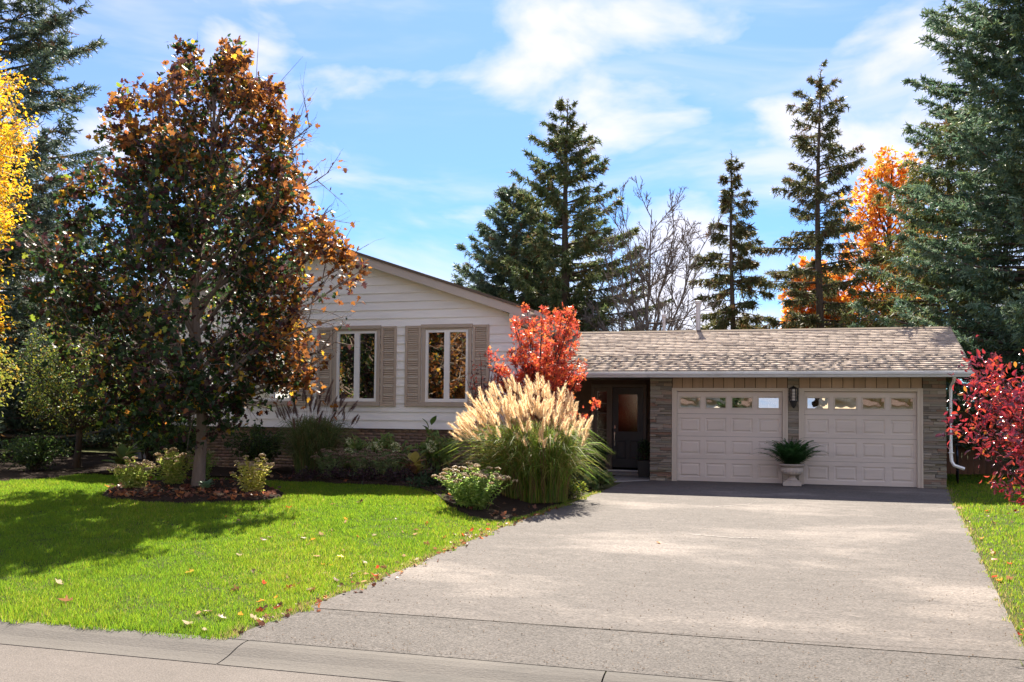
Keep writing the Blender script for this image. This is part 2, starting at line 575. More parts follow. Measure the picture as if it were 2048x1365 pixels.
mat('grey_stone', (0.20, 0.20, 0.20), 0.9, 0.2, ramp=[(0.15, 0.15, 0.155), (0.22, 0.215, 0.21), (0.18, 0.175, 0.17), (0.25, 0.24, 0.23)], var=0.1, vscale=6, bump=0.5)
mat('brown_roof', (0.085, 0.06, 0.048), 0.9, 0.1, var=0.15, vscale=4, coord='World')
mat('tyre', (0.015, 0.015, 0.016), 0.75, 0.2)
mat('bike_paint', (0.03, 0.05, 0.11), 0.35, 0.5)
mat('reflector', (0.85, 0.25, 0.02), 0.3, 0.5)
mat('antenna_metal', (0.10, 0.11, 0.13), 0.5, 0.4, metallic=0.6)
mat('petal', (0.62, 0.66, 0.38), 0.7, 0.15, attr='col')
leaf_mat('leaf', trans=0.50, rough=0.42, spec=0.4, gain=1.35)
leaf_mat('leaf_gloss', trans=0.32, rough=0.20, spec=0.8, gain=1.25)
leaf_mat('grass_blade', trans=0.55, rough=0.55, spec=0.25, gain=1.5)
leaf_mat('needle', trans=0.30, rough=0.55, spec=0.3, gain=1.4)
leaf_mat('plume', trans=0.55, rough=0.8, spec=0.1, gain=1.25)
glass_mat('window_glass', refl=0.50, tint=(0.55, 0.58, 0.56), wave=0.05, wscale=2.2)
glass_mat('garage_glass', refl=0.50, tint=(0.5, 0.5, 0.5), wave=0.12, wscale=3.2)
glass_mat('door_glass', refl=0.04, tint=(0.30, 0.25, 0.22), wave=0.1, wscale=30)

# ------------------------------------------------------------------ ground
def grid_mesh(xs, ys, zf, material, name):
    X, Y = np.meshgrid(xs, ys)
    Z = zf(X, Y)
    V = np.stack([X.ravel(), Y.ravel(), Z.ravel()], 1)
    nx, ny = len(xs), len(ys)
    i, j = np.meshgrid(np.arange(nx - 1), np.arange(ny - 1))
    a = (j * nx + i).ravel()
    F = np.stack([a, a + 1, a + nx + 1, a + nx], 1)
    return np_mesh(name, V, F, material, smooth=True)


def ground_z(X, Y):
    z = gz(X, Y)
    return np.where(Y < 6.66, -0.52, z)


xs = np.concatenate([[-600, -300, -150, -90, -60, -45], np.arange(-36, 30.1, 0.5), [40, 60, 90, 150, 300, 600]])
ys = np.concatenate([[-600, -200, -80, -30, -10, 0, 5, 6.65, 6.67], np.arange(7.0, 36.1, 0.5), [45, 60, 90, 150, 300, 600, 900]])
g = link('ground', grid_mesh(xs, ys, ground_z, 'soil', 'ground'))
tag(g, 'ground under the lawns and garden', 'ground', kind='structure')


def strip(name, yl, left, right, dz, material, n=60, label=None):
    """driveway sheet between two edges"""
    yy = np.linspace(yl[0], yl[1], n)
    l = np.interp(yy, *left); r = np.interp(yy, *right)
    u = np.linspace(0, 1, 24)
    X = l[:, None] * (1 - u) + r[:, None] * u
    Y = np.repeat(yy[:, None], len(u), 1)
    Z = drive_z(Y) + dz
    V = np.stack([X.ravel(), Y.ravel(), Z.ravel()], 1)
    i, j = np.meshgrid(np.arange(len(u) - 1), np.arange(n - 1))
    a = (j * len(u) + i).ravel()
    F = np.stack([a, a + 1, a + len(u) + 1, a + len(u)], 1)
    o = link(name, np_mesh(name, V, F, material, smooth=True))
    return tag(o, label, 'driveway', kind='structure')


strip('driveway', (7.86, 22.3), (DRV_Y, DRV_L), (DRV_RY, DRV_R), 0.010, 'driveway', label='weathered grey asphalt driveway leading up to the garage')
strip('driveway_apron', (6.70, 7.855), (DRV_Y, DRV_L), (DRV_RY, [v + 0.25 for v in DRV_R]), 0.006, 'apron', n=12, label='darker asphalt strip at the foot of the driveway')
# seam and cracks, thin ragged strips lying on the asphalt
rng = np.random.default_rng(5)


def crack(name, pts, w, material, label, seed=0, dz=0.014):
    r = np.random.default_rng(seed)
    P = np.array(pts, float)
    d = np.concatenate([[0], np.cumsum(np.linalg.norm(np.diff(P, axis=0), axis=1))])
    t = np.arange(0, d[-1], 0.03)
    x = np.interp(t, d, P[:, 0]) + np.cumsum(r.normal(0, .004, len(t))) * 0.6 + r.normal(0, .004, len(t)); y = np.interp(t, d, P[:, 1]) + np.cumsum(r.normal(0, .003, len(t))) * .5
    ww = w * r.uniform(0.25, 1.0, len(t))
    V = np.concatenate([np.stack([x, y - ww, drive_z(y) + dz], 1), np.stack([x, y + ww, drive_z(y) + dz], 1)])
    n = len(t); i = np.arange(n - 1)
    F = np.stack([i, i + 1, n + i + 1, n + i], 1)
    o = link(name, np_mesh(name, V, F, material))
    tag(o, label, 'crack', kind='structure')


crack('driveway_seam', [(-4.2, 7.70), (-2.69, 7.80), (-0.1, 7.90), (1.0, 7.95), (2.1, 8.05)], 0.0038, 'crack', 'thin open seam across the foot of the driveway', 3)
crack('driveway_crack', [(-1.0, 13.55), (-0.45, 13.4), (0.0, 13.45)], 0.035, 'sealant', 'pale filled crack across the middle of the driveway', 4)
crack('driveway_crack', [(-0.8, 17.0), (-0.25, 17.5), (-0.1, 18.0)], 0.05, 'sealant', 'short pale crack below the garage shadow', 6)

r = tag(link('road', grid_mesh(np.linspace(-54, 38, 40), np.linspace(-9, 6.30, 10), lambda X, Y: np.full(X.shape, -0.428), 'road', 'road')), 'pinkish grey asphalt street', 'road', kind='structure')

# kerb: rolled concrete, cast in lengths
kerb = tag(empty('kerb', (0, 6.2, -0.43)), 'pale rolled concrete kerb along the street', 'kerb', kind='structure')
prof = [(6.25, -0.60), (6.25, -0.423), (6.33, -0.414), (6.42, -0.398), (6.54, -0.362), (6.62, -0.348), (6.715, -0.345), (6.715, -0.60)]
xk = -31.1
lens = [3.0] * 20
for i, ln in enumerate(lens):
    b = MB().prism([(a, c) for a, c in prof], xk + 0.006, xk + ln - 0.006, 'x')
    o = b.build('kerb_length', 'concrete', kerb)
    o.location = (0, -6.2, 0.43)
    xk += ln

# ------------------------------------------------------------------ garden beds (mounded mulch)
def bed(name, poly, label, h=0.05, seed=1):
    """poly: outline (closed), mound of mulch inside"""
    P = np.array(poly, float)
    # resample outline smoothly and shrink in rings
    c = P.mean(0)
    rings = [1.0, 0.96, 0.88, 0.75, 0.6, 0.45, 0.3, 0.15]
    d = np.concatenate([[0], np.cumsum(np.linalg.norm(np.diff(np.vstack([P, P[:1]]), axis=0), axis=1))])
    t = np.linspace(0, d[-1], 90, endpoint=False)
    Q = np.stack([np.interp(t, d, np.append(P[:, k], P[0, k])) for k in (0, 1)], 1)
    for _ in range(2): Q = (np.roll(Q, 1, 0) + 2 * Q + np.roll(Q, -1, 0)) / 4
    rg = np.random.default_rng(seed)
    V = []
    for k, s in enumerate(rings):
        p = c + (Q - c) * s + rg.normal(0, .015, Q.shape)
        z = gz(p[:, 0], p[:, 1]) + (0.0 if k == 0 else h * min(1, k / 2)) + (rg.normal(0, .018, len(p)) if k else -0.02)
        V.append(np.column_stack([p, z]))
    V.append(np.array([[c[0], c[1], float(gz(*c)) + h]]))
    n = len(Q)
    F = []
    for k in range(len(rings) - 1):
        for i in range(n):
            j = (i + 1) % n
            F.append((k * n + i, k * n + j, (k + 1) * n + j, (k + 1) * n + i))
    m = len(rings) * n
    for i in range(0, n):
        F.append(((len(rings) - 1) * n + i, (len(rings) - 1) * n + (i + 1) % n, m, m))
    me = bpy.data.meshes.new(name)
    me.from_pydata([tuple(v) for v in np.concatenate(V)], [], [f if f[2] != f[3] else f[:3] for f in F])
    me.materials.append(MATS['mulch'])
    o = link(name, me)
    return tag(o, label, 'garden bed', kind='structure'), Q


BED_TREE = [(-11.6, 13.9), (-11.0, 13.5), (-10.0, 13.35), (-9.2, 13.45), (-8.5, 13.9), (-8.3, 14.6), (-8.7, 15.4), (-9.5, 16.2), (-10.8, 17.0), (-12.0, 17.2), (-12.6, 16.4), (-12.3, 14.9)]
BED_HOUSE = [(-16.5, 17.4), (-13, 17.5), (-9.5, 17.3), (-7.2, 17.2), (-5.8, 16.4), (-5.3, 14.9), (-4.6, 14.1), (-3.95, 13.9), (-3.80, 15.0), (-3.6, 16.4), (-3.40, 18.2), (-3.4, 19.5), (-3.6, 20.4), (-5.3, 20.6), (-5.4, 20.2), (-16.5, 20.2)]
BED_SIDE = [(-22, 15.4), (-15.4, 15.6), (-15.0, 16.6), (-15.2, 18.2), (-15.5, 24), (-26, 25), (-26, 16)]
bed('garden_bed', BED_TREE, 'round mulch bed at the foot of the maple', 0.06, 1)
bed('garden_bed', BED_HOUSE, 'long mulch bed along the front of the house', 0.05, 2)
bed('garden_bed', BED_SIDE, 'dark mulch bed in the shade left of the house', 0.04, 3)


def inside(poly, X, Y):
    P = np.array(poly); r = np.zeros(X.shape, bool); j = len(P) - 1
    for i in range(len(P)):
        c = ((P[i, 1] > Y) != (P[j, 1] > Y)) & (X < (P[j, 0] - P[i, 0]) * (Y - P[i, 1]) / (P[j, 1] - P[i, 1] + 1e-12) + P[i, 0])
        r ^= c; j = i
    return r


# ------------------------------------------------------------------ lawn grass
def grass(name, x0, x1, y0, y1, dens_near, seed, label, maskf):
    r = np.random.default_rng(seed)
    n = int((x1 - x0) * (y1 - y0) * dens_near)
    X = r.uniform(x0, x1, n); Y = r.uniform(y0, y1, n)
    keep = r.random(n) < np.clip(9.0 / np.maximum(Y, 6), 0.25, 1.0) ** 1.25
    # inside the picture (with a margin for a step to the side)
    keep &= (X > -0.98 * Y - 3.5) & (X < 0.42 * Y + 3)
    keep &= maskf(X, Y)
    X, Y = X[keep], Y[keep]
    n = len(X)
    Z = gz(X, Y) - 0.004
    # tufts: clumps of longer, paler and darker grass
    cl = np.sin(X * 5.1 + 1.7 * np.sin(Y * 3.3)) * np.sin(Y * 4.7 + 1.3 * np.sin(X * 2.9)) + 0.6 * np.sin(X * 11.3 + Y * 3.1) * np.sin(Y * 12.7 - X * 2.3)
    big = np.sin(X * .9 + 1.1 * np.sin(Y * .6)) * np.sin(Y * .8 + .9 * np.sin(X * .7)) + .6 * np.sin(X * 2.1 + Y * 1.3)
    h = (0.040 + 0.013 * cl + .004 * big) * r.uniform(0.6, 1.5, n)
    h *= np.where(Y < 7.0, 1.35, 1.0)
    w = 0.0034 * np.clip(Y / 8, 1.0, 2.6) * r.uniform(0.7, 1.3, n)
    a = r.uniform(0, 2 * math.pi, n)
    tilt = r.uniform(0.1, 0.75, n)
    ta = r.uniform(0, 2 * math.pi, n)
    dx, dy = np.cos(a) * w, np.sin(a) * w
    B = np.stack([X, Y, Z], 1)
    V = np.empty((n, 3, 3))
    V[:, 0] = B - np.stack([dx, dy, 0 * dx], 1)
    V[:, 1] = B + np.stack([dx, dy, 0 * dx], 1)
    V[:, 2] = B + np.stack([np.cos(ta) * tilt * h, np.sin(ta) * tilt * h, h], 1)
    cols = palette(r, n, [(0.145, 0.245, 0.016), (0.095, 0.190, 0.016), (0.200, 0.285, 0.018), (0.27, 0.28, 0.03), (0.32, 0.25, 0.09)],
                   np.column_stack([np.full(n, 4.0), 2.6 - cl - .8 * big, 2.2 + cl + .8 * big, np.clip(.9 + 1.1 * big, .1, 4), np.clip(.25 + .35 * big, .05, 2)]), 0.2)
    # thin dry grass along the edge of the asphalt
    de = np.minimum(np.abs(np.interp(Y, DRV_Y, DRV_L) - X), np.abs(np.interp(Y, DRV_RY, DRV_R) - X))
    dry = (de < 0.16) & (r.random(n) < 0.55 * (1 - de / 0.16))
    cols[dry] = np.array([0.30, 0.235, 0.10]) * r.uniform(.7, 1.2, (dry.sum(), 1))
    F = np.arange(n * 3).reshape(n, 3)
    o = link(name, np_mesh(name, V.reshape(-1, 3), F, 'grass_blade', np.repeat(cols, 3, 0)))
    tag(o, label, 'grass', kind='stuff')
    return n


def mask_left(X, Y):
    e = np.interp(Y, DRV_Y, DRV_L)
    wob = 0.05 * np.sin(Y * 5.1) + 0.04 * np.sin(Y * 13 + 1) + .03 * np.sin(Y * 31)
    m = (X < e + 0.03 + wob) & ~inside(BED_TREE, X, Y) & ~inside(BED_HOUSE, X, Y) & ~inside(BED_SIDE, X, Y)
    return m & (Y > 6.63 + 0.03 * np.sin(X * 7) + 0.02 * np.sin(X * 19))


def mask_right(X, Y):
    e = np.interp(Y, DRV_RY, DRV_R)
    return (X > e - 0.02 + 0.035 * np.sin(Y * 8) + 0.03 * np.sin(Y * 21)) & (Y > 6.68)


grass('lawn', -22, -3.2, 6.6, 19.0, 5600, 11, 'bright green front lawn left of the driveway', mask_left)
grass('lawn', 1.8, 12, 6.7, 27.0, 2600, 12, 'strip of green lawn right of the driveway', mask_right)

# ================================================================== the house
YH = 20.0                                   # front wall of the gabled wing
XL, XR = -15.15, -5.45
APX, APZ = -10.30, 5.69                     # ridge, top of the barge board
def rake(x): return 3.91 + 0.3364 * ((-5.02 - x) if x > APX else (x + 15.58))
HOUSE = tag(empty('house', (-5.45, 20.0, 0.0)), 'white sided bungalow with taupe shutters and an attached double garage', 'house')


def hp(b, name, material, smooth=False, bevel=0.0, parent=None):
    o = b.build(name, material, parent or HOUSE, smooth, bevel)
    o.location = (5.45, -20.0, 0.0) if parent is None else (0, 0, 0)
    return o


def hplace(name, me, loc, rot=None, scale=None):
    return link(name, me, HOUSE, (loc[0] + 5.45, loc[1] - 20.0, loc[2]), rot, scale)


def part_at(name, origin):
    """a part that carries sub-parts: an Empty-like mesh is built with local coords about origin"""
    return origin


# solid core behind the boards, open behind the windows is not needed: rooms are shallow dark boxes
WZ0, WZ1 = 1.84, 3.545                       # glass frame height
WIN = [-12.245, -9.42, -7.11]                # centres
WIN = [-11.70, -9.42, -7.11]
WW = 1.07
core = MB()
z_b = 1.19
# front wall in pieces round the windows
cuts = [XL] + [v for c in WIN for v in (c - WW / 2, c + WW / 2)] + [XR - 0.03]
for i in range(0, len(cuts), 2):
    core.box(cuts[i], cuts[i + 1], YH + 0.02, YH + 0.2, z_b, WZ1)
for c in WIN:
    core.box(c - WW / 2, c + WW / 2, YH + 0.02, YH + 0.2, z_b, WZ0)
core.prism([(XL, WZ1), (XR - 0.03, WZ1), (XR - 0.03, rake(XR) - 0.2), (APX, APZ - 0.2), (XL, rake(XL) - 0.2)], YH + 0.02, YH + 0.2)
core.box(XR - 0.2, XR - 0.03, YH + 0.2, 31, z_b, 3.55)
core.box(XL, XL + 0.2, YH + 0.2, 31, 0, 3.55)
core.box(XL, XR - 0.03, 30.8, 31, 0, 3.55)
hp(core, 'wall', 'siding')
# foundation: bricks in courses in front of a mortar core
fnd = MB().box(XL, XR - 0.06, YH + 0.08, YH + 0.3, -0.4, z_b).box(XR - 0.3, XR - 0.06, YH + 0.3, 31, -0.4, z_b)
hp(fnd, 'foundation', 'mortar')
nb = NB(); rg = np.random.default_rng(8)
UB = np.array([(0, 0, 0), (1, 0, 0), (1, 1, 0), (0, 1, 0), (0, 0, 1), (1, 0, 1), (1, 1, 1), (0, 1, 1)], float)
UF = np.array([(0, 3, 2, 1), (4, 5, 6, 7), (0, 1, 5, 4), (1, 2, 6, 5), (2, 3, 7, 6), (3, 0, 4, 7)])
zc = -0.1; k = 0
while zc < z_b - 0.06:
    x = XL + (0.0 if k % 2 else -0.105)
    while x < XR - 0.10:
        x1 = min(x + 0.2, XR - 0.07)
        d = rg.uniform(0.0, 0.006)
        nb.add(UB * np.array([x1 - x, 0.06, 0.062]) + np.array([x + 5.45, 0.062 - d, zc]), UF, np.array([0.26, 0.18, 0.13]) * rg.uniform(.7, 1.3) * rg.uniform(.93, 1.07, 3))
        x += 0.212
    zc += 0.075; k += 1
o = nb.build('brickwork', 'brick', HOUSE); o['kind'] = 'stuff'

# siding boards, each lapped over the one below
EXP = 0.2033
nbd = int((APZ - z_b) / EXP)
for i in range(nbd):
    z0, z1 = z_b + i * EXP, z_b + (i + 1) * EXP + 0.006
    def lim(z):
        if z < rake(XR) - 0.19: return XL, XR
        d = (z + 0.19 - 3.91) / 0.3364
        return max(XL, -15.58 + d), min(XR, -5.02 - d)
    a0, b0 = lim(z0); a1, b1 = lim(z1)
    if b1 - a1 < 0.3: continue
    y0b, y1b = YH - 0.032, YH - 0.006
    b = MB().add([(a0, y0b, z0), (b0, y0b, z0), (b1, y1b, z1), (a1, y1b, z1), (a0, YH + 0.02, z0), (b0, YH + 0.02, z0), (b1, YH + 0.02, z1), (a1, YH + 0.02, z1)],
                 [(0, 1, 2, 3), (4, 7, 6, 5), (0, 4, 5, 1), (3, 2, 6, 7), (0, 3, 7, 4), (1, 5, 6, 2)])
    # the boards are cut at the windows
    if z1 > WZ0 + 0.01 and z0 < WZ1 - 0.01:
        xc = [a0] + [v for c in WIN for v in (c - WW / 2 - 0.02, c + WW / 2 + 0.02)] + [b0]
        for q in range(0, len(xc), 2):
            p0, p1 = xc[q], xc[q + 1]
            b = MB().add([(p0, y0b, z0), (p1, y0b, z0), (p1, y1b, z1), (p0, y1b, z1), (p0, YH + 0.02, z0), (p1, YH + 0.02, z0), (p1, YH + 0.02, z1), (p0, YH + 0.02, z1)],
                  [(0, 1, 2, 3), (4, 7, 6, 5), (0, 4, 5, 1), (3, 2, 6, 7), (0, 3, 7, 4), (1, 5, 6, 2)])
            hp(b, 'siding_board', 'siding')
        continue
    # butt joint somewhere along the course
    xj = a0 + (b0 - a0) * (0.22 + 0.56 * ((i * 0.618) % 1.0))
    for (p0, q0, p1, q1) in ((a0, xj - 0.002, a1, xj - 0.002), (xj + 0.002, b0, xj + 0.002, b1)):
        if q1 - p1 < 0.05: continue
        b = MB().add([(p0, y0b, z0), (q0, y0b, z0), (q1, y1b, z1), (p1, y1b, z1), (p0, YH + 0.02, z0), (q0, YH + 0.02, z0), (q1, YH + 0.02, z1), (p1, YH + 0.02, z1)],
                     [(0, 1, 2, 3), (4, 7, 6, 5), (0, 4, 5, 1), (3, 2, 6, 7), (0, 3, 7, 4), (1, 5, 6, 2)])
        hp(b, 'siding_board', 'siding')
for i in range(12):                          # side wall
    z0, z1 = z_b + i * EXP, z_b + (i + 1) * EXP + 0.006
    x0b, x1b = XR + 0.0, XR - 0.018
    b = MB().add([(x0b, YH - 0.004, z0), (x0b, 31, z0), (x1b, 31, z1), (x1b, YH - 0.004, z1), (XR - 0.03, YH - .004, z0), (XR - 0.03, 31, z0), (XR - 0.03, 31, z1), (XR - 0.03, YH - .004, z1)],
                 [(0, 1, 2, 3), (4, 7, 6, 5), (0, 4, 5, 1), (3, 2, 6, 7), (0, 3, 7, 4), (1, 5, 6, 2)])
    hp(b, 'siding_board', 'siding')

# roof of the gabled wing: two slopes, barge boards, soffits, eave box and gutter
YF, YB = 19.66, 31.3
for sgn, ex in ((1, -5.02), (-1, -15.58)):
    b = MB().prism([(ex, 3.91), (APX, APZ), (APX, APZ + 0.06), (ex, 3.97)], YF - 0.03, YB)
    rf = hp(b, 'roof_slope', 'roof_edge')
    b = MB().prism([(ex, 3.908), (APX, APZ - 0.002), (APX, APZ - 0.20), (ex + sgn * -0.0, 3.708)], YF, YF + 0.035)
    hp(b, 'barge_board', 'fascia_taupe')
    b = MB().prism([(ex - sgn * 0.02, 3.75), (APX, APZ - 0.16), (APX, APZ - 0.19), (ex - sgn * 0.02, 3.72)], YF + 0.036, YH + 0.0)
    hp(b, 'soffit', 'fascia_taupe')
b = MB().prism([(-5.50, 3.655), (-5.02, 3.655), (-5.02, 3.706), (-5.50, 3.868)], YF + 0.001, YF + 0.034)
hp(b, 'eave_return', 'fascia_taupe')
hp(MB().box(XR - 0.02, -5.03, YF + 0.036, 30.9, 3.655, 3.67), 'soffit', 'fascia_taupe')
hp(MB().prism([(-5.018, 3.80), (-4.90, 3.82), (-4.89, 3.92), (-4.92, 3.92), (-4.93, 3.84), (-5.018, 3.83)], YF + 0.02, 30.9), 'gutter', 'fascia_taupe')
hp(MB().box(-5.05, -5.02, YF + 0.04, 30.9, 3.67, 3.90), 'fascia', 'fascia_taupe')

# windows: taupe casing, white casement pair, glass, dark room behind
def window(c):
    x0, x1 = c - WW / 2, c + WW / 2
    cz = 0.085
    m = MB()
    yy0, yy1 = YH - 0.055, YH + 0.04
    m.box(x0 - cz, x0, yy0, yy1, WZ0 - 0.01, WZ1 + 0.04).box(x1, x1 + cz, yy0, yy1, WZ0 - 0.01, WZ1 + 0.04)
    m.box(x0 - cz - 0.02, x1 + cz + 0.02, yy0 - 0.02, yy1, WZ1 + 0.04, WZ1 + 0.125)
    w = hp(m, 'window', 'trim', bevel=0.004)

    def sub(b, name, material, **k):
        o = b.build(name, material, w, **k)
        return o
    sub(MB().box(x0 - cz - 0.02, x1 + cz + 0.02, yy0 - 0.03, yy1, WZ0 - 0.115, WZ0 - 0.01), 'sill', 'trim', bevel=0.006)
    sub(MB().box(x0, x1, yy0 + 0.012, yy1, WZ1, WZ1 + 0.039), 'head', 'trim')
    for s in (0, 1):
        a, bb = (x0 + 0.002, c - 0.002) if s == 0 else (c + 0.002, x1 - 0.002)
        fw = 0.062
        z0, z1 = WZ0, WZ1 - 0.002
        y0, y1 = YH - 0.025, YH + 0.03
        sub(MB().box(a, a + fw, y0, y1, z0, z1).box(bb - fw, bb, y0, y1, z0, z1).box(a + fw, bb - fw, y0, y1, z0, z0 + fw + 0.01).box(a + fw, bb - fw, y0, y1, z1 - fw, z1),
            'sash', 'white_vinyl')
        sub(MB().box(a + fw, bb - fw, YH + 0.008, YH + 0.014, z0 + fw + 0.01, z1 - fw), 'pane', 'window_glass')
    rm = MB()
    rm.box(x0 - .3, x1 + .3, YH + 1.2, YH + 1.25, WZ0 - .3, WZ1 + .2).box(x0 - .35, x0 - .3, YH + .21, YH + 1.2, WZ0 - .3, WZ1 + .2).box(x1 + .3, x1 + .35, YH + .21, YH + 1.2, WZ0 - .3, WZ1 + .2)
    rm.box(x0 - .3, x1 + .3, YH + .21, YH + 1.2, WZ1 + .2, WZ1 + .25).box(x0 - .3, x1 + .3, YH + .21, YH + 1.2, WZ0 - .35, WZ0 - .3)
    sub(rm, 'dark_room', 'room_dark')
    return w, sub


for i, c in enumerate(WIN):
    w, sub = window(c)
    if i == 2:
        v = []
        cb = MB()
        for q in range(8):
            cb.box(c - WW / 2 + 0.05 + q * 0.028, c - WW / 2 + 0.075 + q * 0.028, YH + 0.08 + (q % 2) * 0.02, YH + 0.10 + (q % 2) * 0.02, WZ0, WZ1 - 0.03)
        sub(cb, 'curtain', 'curtain')

# louvred shutters
SZ0, SZ1 = WZ0 - 0.115, WZ1 + 0.10
SWD = 0.40
slat_me = MB().add([(-.5, -0.010, -.008), (.5, -0.010, -.008), (.5, 0.008, 0.020), (-.5, 0.008, 0.020), (-.5, -0.004, -.014), (.5, -0.004, -.014), (.5, 0.014, 0.014), (-.5, 0.014, 0.014)],
                   [(0, 1, 2, 3), (4, 7, 6, 5), (0, 4, 5, 1), (3, 2, 6, 7), (0, 3, 7, 4), (1, 5, 6, 2)]).mesh('slat', 'shutter')


def shutter(x0):
    x1 = x0 + SWD
    b = MB()
    fr = 0.062
    y0, y1 = YH - 0.060, YH - 0.022
    b.box(x0, x0 + fr, y0, y1, SZ0, SZ1).box(x1 - fr, x1, y0, y1, SZ0, SZ1).box(x0 + fr, x1 - fr, y0, y1, SZ0, SZ0 + 0.07).box(x0 + fr, x1 - fr, y0, y1, SZ1 - 0.065, SZ1)
    s = hp(b, 'shutter', 'shutter', bevel=0.003)
    MB().box(x0 + fr, x1 - fr, y1 - 0.005, y1, SZ0 + 0.07, SZ1 - 0.065).build('backing', 'trim', s)
    n = 34
    for i in range(n):
        z = SZ0 + 0.07 + (SZ1 - 0.065 - SZ0 - 0.07) * (i + .5) / n
        link('slat', slat_me, s, ((x0 + x1) / 2, y0 + 0.014, z), None, (SWD - 2 * fr - 0.004, 1, 1))


for c in WIN:
    shutter(c - WW / 2 - 0.108 - SWD)
    shutter(c + WW / 2 + 0.108)

# ------------------------------------------------------------------ garage wing
YG = 21.9
EY, EZ, RY, RZ = 21.20, 2.635, 25.0, 3.905
XGR = 4.0
g = MB()
g.box(-2.54, -1.93, YG + 0.06, YG + 0.30, -0.3, 2.60).box(0.50, 0.98, YG + 0.06, YG + 0.3, -0.3, 2.60).box(3.40, XGR - 0.03, YG + 0.06, YG + 0.3, -0.3, 2.60)
g.box(-1.93, 0.50, YG + 0.06, YG + 0.3, 2.15, 2.60).box(0.98, 3.40, YG + 0.06, YG + 0.3, 2.15, 2.60)
g.box(XGR - 0.25, XGR - 0.03, YG + 0.3, 28.1, -0.3, 2.60).box(-2.54, -2.3, YG + 0.3, 28.1, -0.3, 2.6).box(-5.4, XGR - 0.03, 28.1, 28.3, -0.3, 2.6)
g.prism([(EY + 0.5, 2.60), (28.8, 2.60), (RY, RZ - 0.12)], XGR - 0.2, XGR - 0.03, 'x')
hp(g, 'garage_wall', 'entry_wall')
gin = MB().box(-2.2, 3.7, 24.4, 24.5, 0, 2.5).box(-2.2, 3.7, YG + .35, 24.4, 2.45, 2.5)
hp(gin, 'garage_interior', 'room_dark')

# stone veneer piers: ledge stones laid in courses
STONE_ME = []
rs = random.Random(21)
for q in range(10):
    j = lambda s: rs.uniform(-s, s)
    v = [(-.5 + j(.012), -.5, -.5 + j(.10)), (.5 + j(.012), -.5 + j(.1), -.5 + j(.10)), (.5, .5, -.5), (-.5, .5, -.5), (-.5 + j(.012), -.5 + j(.1), .5 + j(.10)), (.5 + j(.012), -.5 + j(.1), .5 + j(.1)), (.5, .5, .5), (-.5, .5, .5)]
    STONE_ME.append(MB().add(v, [(0, 3, 2, 1), (4, 5, 6, 7), (0, 1, 5, 4), (1, 2, 6, 5), (2, 3, 7, 6), (3, 0, 4, 7)]).mesh('stone', 'stone', bevel=0.035))

GREY = []
for me_ in STONE_ME:
    m_ = me_.copy(); m_.materials[0] = MATS['grey_stone']; GREY.append(m_)


def pier(x0, x1, seed, nper):
    r = random.Random(seed)
    c = MB().box(x0 + 0.012, x1 - 0.012, YG + 0.012, YG + 0.058, -0.3, 2.52)
    p = hp(c, 'stone_pier', 'mortar')
    z = -0.12
    while z < 2.50:
        h = r.choice([0.038, 0.045, 0.052, 0.06, 0.075, 0.09])
        h = min(h, 2.52 - z)
        xs_ = [x0]
        n = max(1, nper + r.choice([-1, 0, 0, 1]))
        cut = sorted(r.uniform(0.2, 0.8) if n == 2 else (k + r.uniform(-.28, .28)) / n for k in range(1, n))
        xs_ += [x0 + (x1 - x0) * t for t in cut] + [x1]
        for a, b in zip(xs_[:-1], xs_[1:]):
            d = r.uniform(0.045, 0.105)
            link('stone', r.choice(STONE_ME), p, ((a + b) / 2, YG + 0.055 - d / 2, z + h / 2), None, (b - a - 0.007, d, h - 0.007))
        z += h
    return p


pier(-2.565, -2.045, 1, 2)
pier(0.622, 0.868, 2, 1)
pier(3.515, 4.0, 3, 2)

# boarded header over the doors
for (a, b) in ((-2.04, 0.618), (0.872, 3.512)):
    n = 11
    for i in range(n):
        xa = a + (b - a) * i / n; xb = a + (b - a) * (i + 1) / n
        hp(MB().box(xa + 0.006, xb - 0.006, YG + 0.018, YG + 0.058, 2.225, 2.50), 'header_board', 'header_board', bevel=0.004)
    hp(MB().box(a, b, YG + 0.045, YG + 0.0585, 2.223, 2.50), 'header_backing', 'room_dark')

# overhead garage doors
PW, PH = 0.485, 0.335


def raised_panel_mesh():
    m = MB()
    def ring(i, y): return [(-PW / 2 + i, y, -PH / 2 + i), (PW / 2 - i, y, -PH / 2 + i), (PW / 2 - i, y, PH / 2 - i), (-PW / 2 + i, y, PH / 2 - i)]
    rs_ = [ring(0, 0), ring(0.020, 0.014), ring(0.045, 0.012), ring(0.062, -0.002)]
    v = [p for q in rs_ for p in q]
    f = []
    for k in range(3):
        for i in range(4):
            j = (i + 1) % 4
            f.append((k * 4 + i, k * 4 + j, (k + 1) * 4 + j, (k + 1) * 4 + i))
    f.append((12, 13, 14, 15))
    return m.add(v, f).mesh('raised_panel', 'door_paint')


RP = raised_panel_mesh()
pane_me = MB().box(-.225, .225, -.003, .003, -.118, .118).mesh('pane', 'garage_glass')
munt_me = MB().box(-.012, .012, .006, .016, -.118, .118).box(-.225, -.0121, .006, .016, -.012, .012).box(.0121, .225, .006, .016, -.012, .012).mesh('muntin', 'door_paint')
wf = MB()
wf.box(-.260, -.225, -.010, .012, -.152, .152).box(.225, .260, -.010, .012, -.152, .152).box(-.225, .225, -.010, .012, -.152, -.118).box(-.225, .225, -.010, .012, .118, .152)
wfme = wf.mesh('window_frame', 'door_frame', bevel=0.004)


